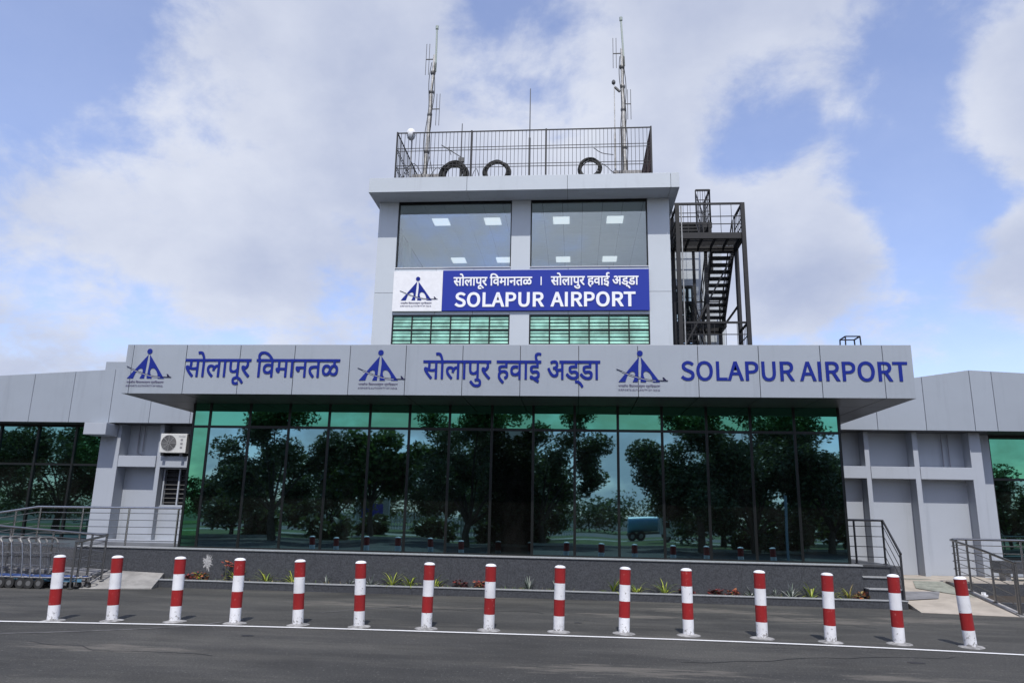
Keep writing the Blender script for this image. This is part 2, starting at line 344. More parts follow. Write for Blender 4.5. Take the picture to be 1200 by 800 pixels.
for x0, y0, dx, dy, n in ((-6.5, 8.9, .8, -.25, 12), (1.2, 9.1, .9, .2, 14), (4.6, 12.4, -.55, .35, 10), (-3.2, 13.2, .9, -.15, 12), (-10.5, 12.6, .8, .1, 10)):
    pts = [(x0, y0)]
    for i in range(n): pts.append((pts[-1][0]+dx*.25+crk.gauss(0, .05), pts[-1][1]+dy*.25+crk.gauss(0, .07)))
    ribbon(pts, crk.uniform(.012, .022), .003, 'crack', TAR)
for i in range(3):
    x, y, r = crk.uniform(-7, 6), crk.uniform(8, 14.4), crk.uniform(.04, .10)
    st = MB(); st.add([(x+r*1.5*crk.uniform(.7, 1.2)*math.cos(a), y+r*crk.uniform(.7, 1.2)*math.sin(a), .003) for a in [2*PI*q/18 for q in range(18)]], [tuple(range(18))]); structure(st.build('oil_stain', mat('oil_stain', (0.022, 0.021, 0.021), 0.55)))
FAINT = mat('faded_road_paint', (0.10, 0.098, 0.095), 0.85, 0, 0.45, 6)
ribbon(curve_pts([(-10.5, 8.4), (-7.6, 9.2), (-5.6, 10.2), (-4.9, 11.2)], 30), 0.07, 0.004, 'faded_line', FAINT)
ribbon(curve_pts([(-4.05, 12.2), (-2.9, 13.4)], 8), 0.05, 0.004, 'faded_line', FAINT)

# things seen only in the mirror glass: lawn and path behind the camera
LAWN = mat('lawn', (0.075, 0.11, 0.025), 0.95, 0, 0.5, 1.2, 0.6, 20)
PATH = mat('path_concrete', (0.34, 0.33, 0.29), 0.9, 0, 0.15, 3)
lw = MB(); lw.quad((-60, -60, 0.004), (60, -60, 0.004), (60, -9.0, 0.004), (-60, -9.0, 0.004)); structure(lw.build('lawn', LAWN))
kb = MB()
for i in range(40): kb.box(-60+i*3, -57.03+i*3, -8.98, -8.8, 0, 0.13)
structure(kb.build('kerb', PATH))
ribbon(curve_pts([(-40, -24), (-18, -20), (-10, -15), (-6, -18), (6, -22), (40, -24)], 60), 2.4, 0.012, 'path', PATH)
rd = MB(); rd.quad((-90, -40, 0.012), (90, -40, 0.012), (90, -28, 0.012), (-90, -28, 0.012)); structure(rd.build('road', mat('old_road', (0.12, 0.115, 0.11), 0.9, 0, 0.2, 1)))

# ------------------------------------------------------------------ the terminal building
TB = thing('terminal_building', 'long grey single storey terminal with mirror glass front under a projecting panelled canopy', 'building', (-1.5, 17, 0))
mb = MB()                                                    # granite plinth slabs below the glass
xs = [-10.6+i*1.155 for i in range(15)]; xs[-1] = 5.56
for a, b in zip(xs, xs[1:]): mb.box(a+0.001, b-0.001, 15.5, 15.62, 0, 0.735)
mb.box(-10.59, 5.55, 15.605, 16.4, 0, 0.733)
PL = mb.build('plinth', GRANITE, TB)
mb = MB(); mb.box(-10.6, 5.58, 15.475, 15.78, 0.736, 0.762)
mb.build('ledge', GRANITE_LIGHT, PL, bevel=0.004)
mb = MB(); mb.box(-22, -8.5, 16.38, 19.6, 0, 0.70); mb.box(-22, -10.62, 15.9, 16.38, 0, 0.70)
PGR = mat('platform_granite', (0.09, 0.092, 0.1), 0.4, 0, 0.35, 30); mb.build('platform', PGR, TB)
MB().box(5.56, 6.45, 15.86, 18.7, 0, 0.735).build('platform', PGR, TB)

MULL = [-8.47, -8.09, -7.17, -6.27, -5.37, -4.46, -3.58, -2.70, -1.78, -0.89, -0.01, 0.9, 1.82, 2.74, 3.64, 4.53, 5.43]
ZB, ZT, ZTOP, YG = 0.764, 3.35, 3.868, 15.75
mb = MB()
for i, x in enumerate(MULL):
    w = 0.055 if 0 < i < len(MULL)-1 else 0.05
    mb.box(x-w/2, x+w/2, YG-0.014, YG+0.08, ZB, ZTOP)
for a, b in zip(MULL, MULL[1:]):
    mb.box(a+0.03, b-0.03, YG-0.011, YG+0.07, ZT-0.028, ZT+0.028)
    mb.box(a+0.03, b-0.03, YG-0.011, YG+0.07, ZB, ZB+0.03)
mb.build('curtain_wall_frame', FRAME, TB)
rng = random.Random(3)
for a, b in zip(MULL, MULL[1:]):
    for z0, z1, m in ((ZB+0.02, ZT-0.02, GLASS), (ZT+0.02, ZTOP, GLASS_GREEN)):
        p = MB(); yaw = rng.uniform(-1, 1)*0.0022; tilt = rng.uniform(-1, 1)*0.0018
        def yy(x, z): return YG + (x-(a+b)/2)*yaw + (z-(z0+z1)/2)*tilt
        A, B = a+0.02, b-0.02
        p.hexa([(A, yy(A, z0), z0), (B, yy(B, z0), z0), (B, yy(B, z0)+0.02, z0), (A, yy(A, z0)+0.02, z0),
                (A, yy(A, z1), z1), (B, yy(B, z1), z1), (B, yy(B, z1)+0.02, z1), (A, yy(A, z1)+0.02, z1)])
        p.build('glass_pane', GLASS_DOOR if (m is GLASS and a == -1.78) else GLASS_GREEN if a == MULL[0] else m, TB)
mb = MB(); mb.box(-8.49, -8.45, YG+0.09, 19.0, 0.70, ZTOP); mb.box(5.40, 5.46, YG+0.09, 19.0, 0.735, ZTOP); mb.box(-8.43, 5.39, 16.2, 16.25, 0.74, ZTOP)
mb.build('side_wall', FRAME, TB)

# canopy: dark core, separate aluminium panels in front, soffit below
mb = MB(); mb.box(-9.36, 6.41, 14.425, 20.2, 3.90, 4.885)
CAN = mb.build('canopy', SEAM, TB)
SEAMS = [-9.38] + [-9.23+1.1625*i for i in range(14)] + [6.43]
mb = MB(); G = 0.006
for a, b in zip(SEAMS, SEAMS[1:]):
    j = [rng.uniform(-1, 1)*0.0025 for _ in range(4)]
    mb.hexa([(a+G, 14.40+j[0], 3.87), (b-G, 14.40+j[1], 3.87), (b-G, 14.424, 3.87), (a+G, 14.424, 3.87),
             (a+G, 14.40+j[2], 4.905), (b-G, 14.40+j[3], 4.905), (b-G, 14.424, 4.905), (a+G, 14.424, 4.905)])
for y in range(5):
    y0, y1 = 14.43+y*1.16, 14.43+(y+1)*1.16-0.012
    mb.box(-9.38, -9.362, y0, y1, 3.87, 4.905); mb.box(6.412, 6.43, y0, y1, 3.87, 4.905)
mb.box(-9.358, 6.408, 14.43, 14.7, 4.887, 4.905)
mb.build('fascia', ACP, CAN, bevel=0.003)
mb = MB()
for a, b in zip(SEAMS, SEAMS[1:]):
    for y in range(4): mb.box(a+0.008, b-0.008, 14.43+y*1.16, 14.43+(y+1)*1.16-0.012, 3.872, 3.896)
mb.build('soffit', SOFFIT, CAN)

# wings: sloped roofline fascias made of panels
def wing_fascia(seams, top, zb):
    back = MB(); pan = MB()
    a, b = seams[0], seams[-1]
    for a, b in zip(seams, seams[1:]):
        pts = [a] + [x for x in TOPX if a < x < b] + [b]
        for p, q in zip(pts, pts[1:]):
            e0 = G if p == a else 0; e1 = G if q == b else 0
            P, Q = p+e0, q-e1
            pan.hexa([(P, 18.5, zb), (Q, 18.5, zb), (Q, 18.53, zb), (P, 18.53, zb), (P, 18.5, top(P)), (Q, 18.5, top(Q)), (Q, 18.53, top(Q)), (P, 18.53, top(P))])
            back.hexa([(p, 18.532, zb+0.01), (q, 18.532, zb+0.01), (q, 27, zb+0.01), (p, 27, zb+0.01), (p, 18.532, top(p)-0.02), (q, 18.532, top(q)-0.02), (q, 27, top(q)-0.25), (p, 27, top(p)-0.25)])
    r = back.build('wing_roof', SEAM, TB); pan.build('fascia', ACP_WING, r, bevel=0.003)
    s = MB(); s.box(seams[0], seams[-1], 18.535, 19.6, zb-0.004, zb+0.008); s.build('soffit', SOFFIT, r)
TOPX = []
wing_fascia([-22.6+1.14*i for i in range(5)] + [-16.9, -15.75, -14.55, -13.41, -12.29, -11.18, -10.06, -8.6], lambda x: 5.15+(x+12.55)*0.057, 3.735)
TOPX = [9.54]
wing_fascia([5.5, 6.3, 7.29, 8.42, 9.54, 10.05, 11.2, 12.35, 13.5, 14.65, 15.8, 17, 18.2, 19.4, 20.6], lambda x: 5.22+(x-9.54)*0.149 if x < 9.54 else 5.22-(x-9.54)*0.054, 3.745)
mb = MB(); mb.box(-12.66, -12.02, 18.6, 19.2, 4.9, 5.39); mb.build('roof_upstand', ACP_WING, TB, bevel=0.004)

# right wing: recessed wall, fins, beam, column, glass
mb = MB(); mb.box(5.47, 9.62, 19.15, 19.5, 0, 3.74); mb.build('wing_wall', PAINT, TB)
for x0, x1 in ((7.04, 7.15), (8.18, 8.30)):
    mb = MB(); mb.box(x0, x1, 18.80, 19.147, 0.3, 3.738); mb.build('fin', PAINT, TB, bevel=0.006)
for a, b in ((5.47, 7.037), (7.153, 8.177), (8.303, 9.505)):
    mb = MB(); mb.box(a, b, 18.783, 19.147, 2.605, 2.895); mb.build('beam', PAINT, TB, bevel=0.006)
mb = MB(); mb.box(9.51, 9.775, 18.82, 19.5, 0.3, 3.738); mb.box(9.777, 10.22, 19.30, 19.6, 0.3, 3.738); mb.build('column', PAINT, TB, bevel=0.006)
PIPE = mat('pipe_grey', (0.25, 0.25, 0.28), 0.6)
for x in (5.9, 6.4, 6.6, 9.0, 9.15): MB().tube([(x, 19.1, 2.9), (x, 19.1, 3.72)], 0.014).build('wall_pipe', PIPE, TB)
def wing_window(x0, x1, y, zb, ztr, zt, mulls, parent=TB, green=True):
    f = MB()
    xs = [x0]+mulls+[x1]
    for x in xs: f.box(x-0.03, x+0.03, y-0.04, y+0.06, zb, zt)
    for a, b in zip(xs, xs[1:]):
        for z in (zb+0.03, ztr, zt-0.03): f.box(a+0.031, b-0.031, y-0.03, y+0.05, z-0.028, z+0.028)
    fr = f.build('window', FRAME, parent)
    for a, b in zip(xs, xs[1:]):
        for z0, z1, m in ((zb, ztr, GLASS_WING), (ztr, zt, GLASS_GREEN if green or b == x1 else GLASS_WING)):
            t = rng.uniform(-1, 1)*0.002
            MB().hexa([(a+.02, y, z0+.02), (b-.02, y+t, z0+.02), (b-.02, y+.02, z0+.02), (a+.02, y+.02, z0+.02), (a+.02, y+t, z1-.02), (b-.02, y, z1-.02), (b-.02, y+.02, z1-.02), (a+.02, y+.02, z1-.02)]).build('pane', m, fr)
wing_window(10.25, 18.0, 19.42, 0.75, 2.66, 3.735, [12.3, 14.3, 16.2])
mb = MB(); mb.box(10.25, 18, 19.4, 19.6, 0.3, 0.75); mb.build('window_base', PAINT, TB)
# left wing
mb = MB(); mb.box(-12.04, -8.52, 19.15, 19.5, 0.6, 3.73); mb.build('wing_wall', PAINT, TB)
mb = MB(); mb.box(-12.60, -12.045, 18.75, 19.3, 0.69, 3.73); mb.build('column', PAINT, TB, bevel=0.006)
mb = MB(); mb.box(-12.74, -12.13, 18.2, 18.748, 3.39, 3.70); mb.build('column_head', PAINT, TB, bevel=0.01)
mb = MB(); mb.box(-11.0, -10.885, 18.80, 19.147, 0.69, 3.728); mb.build('fin', PAINT, TB, bevel=0.006)
for a, b in ((-12.042, -11.003), (-10.882, -10.06)):
    mb = MB(); mb.box(a, b, 18.76, 19.147, 2.61, 2.9); mb.build('beam', PAINT, TB, bevel=0.006)
mb = MB(); mb.box(-10.882, -10.1, 18.98, 19.147, 0.69, 1.62); mb.build('sill_wall', PAINT, TB)
mb = MB(); mb.box(-10.07, -8.53, 18.9, 19.147, 0.69, 3.73); mb.build('dark_return', FRAME, TB)
mb = MB(); mb.box(-12.04, -10.1, 18.72, 18.979, 0.69, 0.76); mb.build('skirting', PAINT, TB)
f = MB()
for x in (-10.84, -10.42, -10.13): f.box(x-0.02, x+0.02, 18.99, 19.05, 1.62, 2.6)
for z in (1.635, 2.59): f.box(-10.85, -10.11, 18.985, 19.045, z-0.015, z+0.015)
lw_ = f.build('louvre_window', PAINT, TB)
MAST_GREY = mat('louvre_grey', (0.10, 0.10, 0.10), 0.5)
f = MB()
for i in range(8):
    z = 1.7+i*0.115; f.hexa([(-10.82, 19.0, z), (-10.15, 19.0, z), (-10.15, 19.005, z), (-10.82, 19.005, z), (-10.82, 19.08, z+0.03), (-10.15, 19.08, z+0.03), (-10.15, 19.085, z+0.03), (-10.82, 19.085, z+0.03)])
f.build('louvre_blade', MAST_GREY, lw_)
f = MB(); f.box(-10.82, -10.15, 19.10, 19.14, 1.64, 2.58); f.build('dark_opening', SEAM, lw_)
MB().tube([(-11.75, 19.1, 3.72), (-11.75, 19.1, 3.0), (-11.6, 19.1, 2.93)], 0.014).build('wall_pipe', PIPE, TB); MB().tube([(-11.6, 19.1, 3.72), (-11.6, 19.1, 3.02)], 0.012).build('wall_pipe', PIPE, TB)
wing_window(-20.5, -12.63, 19.12, 0.70, 2.66, 3.73, [-19.1, -18.0, -16.9, -15.75, -14.65, -13.55], green=False)
mb = MB(); mb.box(-22, 21, 19.62, 27, 0, 3.72); mb.build('rear_volume', PAINT, TB)

# ------------------------------------------------------------------ the control tower
CT = thing('control_tower', 'square grey control tower with two big clear windows rising behind the canopy', 'control tower', (-1.55, 22.5, 0))
YT = 20.0
def front(parts, name, m=ACP_TOWER, y0=YT, y1=YT+0.15):
    mb = MB()
    for x0, x1, z0, z1 in parts: mb.box(x0, x1, y0, y1, z0, z1)
    return mb.build(name, m, CT, bevel=0.003)
mb = MB(); mb.box(-5.69, 2.59, 20.16, 27.0, 3.9, 8.3); mb.box(-5.69, 2.59, 20.16, 27.0, 10.62, 10.9)
mb.build('core', SEAM, CT)
G = 0.005
for x0, x1 in ((-5.78, -5.21), (-1.84, -1.29), (2.06, 2.68)):
    front([(x0, x1, z0+G, z1-G) for z0, z1 in ((4.0, 5.6), (5.6, 7.72), (7.72, 10.53))], 'pillar')
front([(a+G, b-G, 7.065, 8.455) for a, b in ((-5.21, -4.0), (-4.0, -2.9), (-2.9, -1.84), (-1.29, -0.2), (-0.2, 0.95), (0.95, 2.06))], 'spandrel')
front([(a+G, b-G, 5.0, 6.2) for a, b in ((-5.21, -3.5), (-3.5, -1.84), (-1.29, 0.4), (0.4, 2.06))], 'spandrel')
mb = MB(); mb.box(-5.78, -5.70, 20.155, 27.1, 4, 8.4); mb.box(-5.78, -5.70, 26.4, 27.1, 8.4, 10.53); mb.box(-5.78, -5.70, 20.155, 20.7, 8.4, 10.53); mb.box(-5.78, -5.70, 20.7, 26.4, 10.3, 10.53)
mb.box(2.60, 2.68, 20.155, 27.1, 4, 8.4); mb.box(2.60, 2.68, 26.4, 27.1, 8.4, 10.53); mb.box(2.60, 2.68, 20.155, 20.7, 8.4, 10.53); mb.box(2.60, 2.68, 20.7, 26.4, 10.3, 10.53)
mb.box(-5.69, 2.59, 27.02, 27.1, 4, 8.9); mb.box(-5.69, 2.59, 27.02, 27.1, 10.3, 10.53); mb.build('side_wall', ACP_TOWER, CT)
for x0, x1 in ((-5.21, -1.84), (-1.29, 2.06)):
    f = MB(); t = 0.035
    f.box(x0+.002, x0+t, 20.06, 20.14, 8.46, 10.52); f.box(x1-t, x1-.002, 20.06, 20.14, 8.46, 10.52)
    f.box(x0+t, x1-t, 20.06, 20.14, 8.46, 8.49); f.box(x0+t, x1-t, 20.06, 20.14, 10.47, 10.52)
    w = f.build('window', FRAME, CT)
    MB().box(x0+t, x1-t, 20.095, 20.105, 8.49, 10.47).build('pane', CLEAR, w)
    f = MB(); f.box(x0+.002, x1-.002, 19.97, 20.14, 8.458, 8.472); f.build('sill', WHITE, w)
    # band of green louvres
    f = MB(); n = 6; step = (x1-x0-0.04)/n
    for i in range(n+1): f.box(x0+0.02+i*step-0.018, x0+0.02+i*step+0.018, 20.02, 20.1, 6.21, 7.05)
    for z in (6.215, 6.63, 7.045): f.box(x0+0.02, x1-0.02, 20.03, 20.09, z-0.014, z+0.014)
    lv = f.build('louvre_window', FRAME, CT)
    b = MB()
    for i in range(n):
        for j in range(8):
            z = 6.235+j*0.1025
            if j == 4: z += 0.012
            a0, a1 = x0+0.04+i*step, x0+i*step+step; k = rng.uniform(-0.012, 0.012)
            b.hexa([(a0, 20.04, z), (a1, 20.04, z+k*.3), (a1, 20.046, z+k*.3), (a0, 20.046, z), (a0, 20.07+k, z+0.096), (a1, 20.07+k, z+0.096), (a1, 20.076+k, z+0.096), (a0, 20.076+k, z+0.096)])
    b.build('louvre_blade', LOUVRE, lv)
    MB().box(x0+.02, x1-.02, 20.115, 20.14, 6.2, 7.06).build('dark_opening', FRAME, lv)
mb = MB(); mb.box(-5.90, 2.86, 19.30, 27.4, 10.54, 10.93)
RS = mb.build('roof_slab', SEAM, CT)
mb = MB(); sx = [-5.93, -3.08, -0.22, 2.65, 2.89]
for a, b in zip(sx, sx[1:]): mb.box(a+G, b-G, 19.27, 19.298, 10.515, 10.955)
for i in range(4): mb.box(-5.93, -5.902, 19.302+i*2.0, 19.29+(i+1)*2.0, 10.515, 10.955); mb.box(2.862, 2.89, 19.302+i*2.0, 19.29+(i+1)*2.0, 10.515, 10.955)
mb.box(2.0, 2.89, 19.5, 21.5, 10.957, 10.985); mb.box(-5.9, 2.86, 19.3, 19.6, 10.932, 10.95)
mb.build('fascia', ACP_TOWER, RS, bevel=0.004)
mb = MB()
for a, b in zip(sx, sx[1:]): mb.box(a+G, b-G, 19.302, 19.995, 10.516, 10.538)
mb.box(-5.9, -5.79, 20.0, 27.3, 10.516, 10.538); mb.box(2.69, 2.86, 20.0, 27.3, 10.516, 10.538)
mb.build('soffit', ACP_TOWER, RS)
# the room behind the windows
ROOMW = mat('room_wall', (0.84, 0.85, 0.85), 0.4); ROOMC = mat('room_ceiling', (0.90, 0.90, 0.89), 0.6)
mb = MB(); mb.box(-5.68, 2.58, 20.17, 26.9, 8.31, 8.36); mb.box(-5.69, 2.59, 26.9, 26.95, 8.36, 8.9)
mb.box(-5.69, -5.6, 23.2, 23.5, 8.36, 10.48); mb.box(2.5, 2.59, 23.2, 23.5, 8.36, 10.48)
mb.build('room', ROOMW, CT)
mb = MB()
for i in range(14):
    for j in range(11):
        mb.box(-5.66+i*0.588, -5.66+i*0.588+0.576, 20.2+j*0.615, 20.2+j*0.615+0.602, 10.492, 10.51)
ceil_ = mb.build('ceiling', ROOMC, CT)
LAMP = emit('lit_panel', (0.93, 0.97, 1.0), 0.85)
for x in (-4.45, -2.82, -0.68, 0.97):
    for y in (21.2, 24.8): MB().box(x, x+0.5, y, y+0.56, 10.478, 10.491).build('ceiling_light', LAMP, ceil_)
MB().box(-5.69, 2.59, 27.05, 27.06, 8.9, 10.3).build('rear_window', CLEAR, CT)
mb = MB(); mb.box(-3.75, -3.6, 26.6, 26.895, 8.4, 10.4); mb.box(-5.655, -5.5, 21.6, 21.9, 8.4, 10.35)
mb.build('cupboard', mat('cupboard', (0.14, 0.16, 0.2), 0.4), CT)
for x in (-5.69, 2.585): MB().box(x, x+0.008, 20.72, 26.38, 8.42, 10.29).build('side_window', CLEAR, CT)
mb = MB(); mb.box(2.70, 5.15, 25.2, 27.5, 4.0, 11.2); STW = mb.build('stair_lobby', ACP_TOWER, CT)
f = MB(); f.box(3.45, 4.1, 25.13, 25.195, 6.9, 9.5); lo = f.build('lobby_window', FRAME, STW); MB().box(3.52, 4.03, 25.12, 25.128, 7.0, 9.42).build('pane', GLASS_PALE, lo)

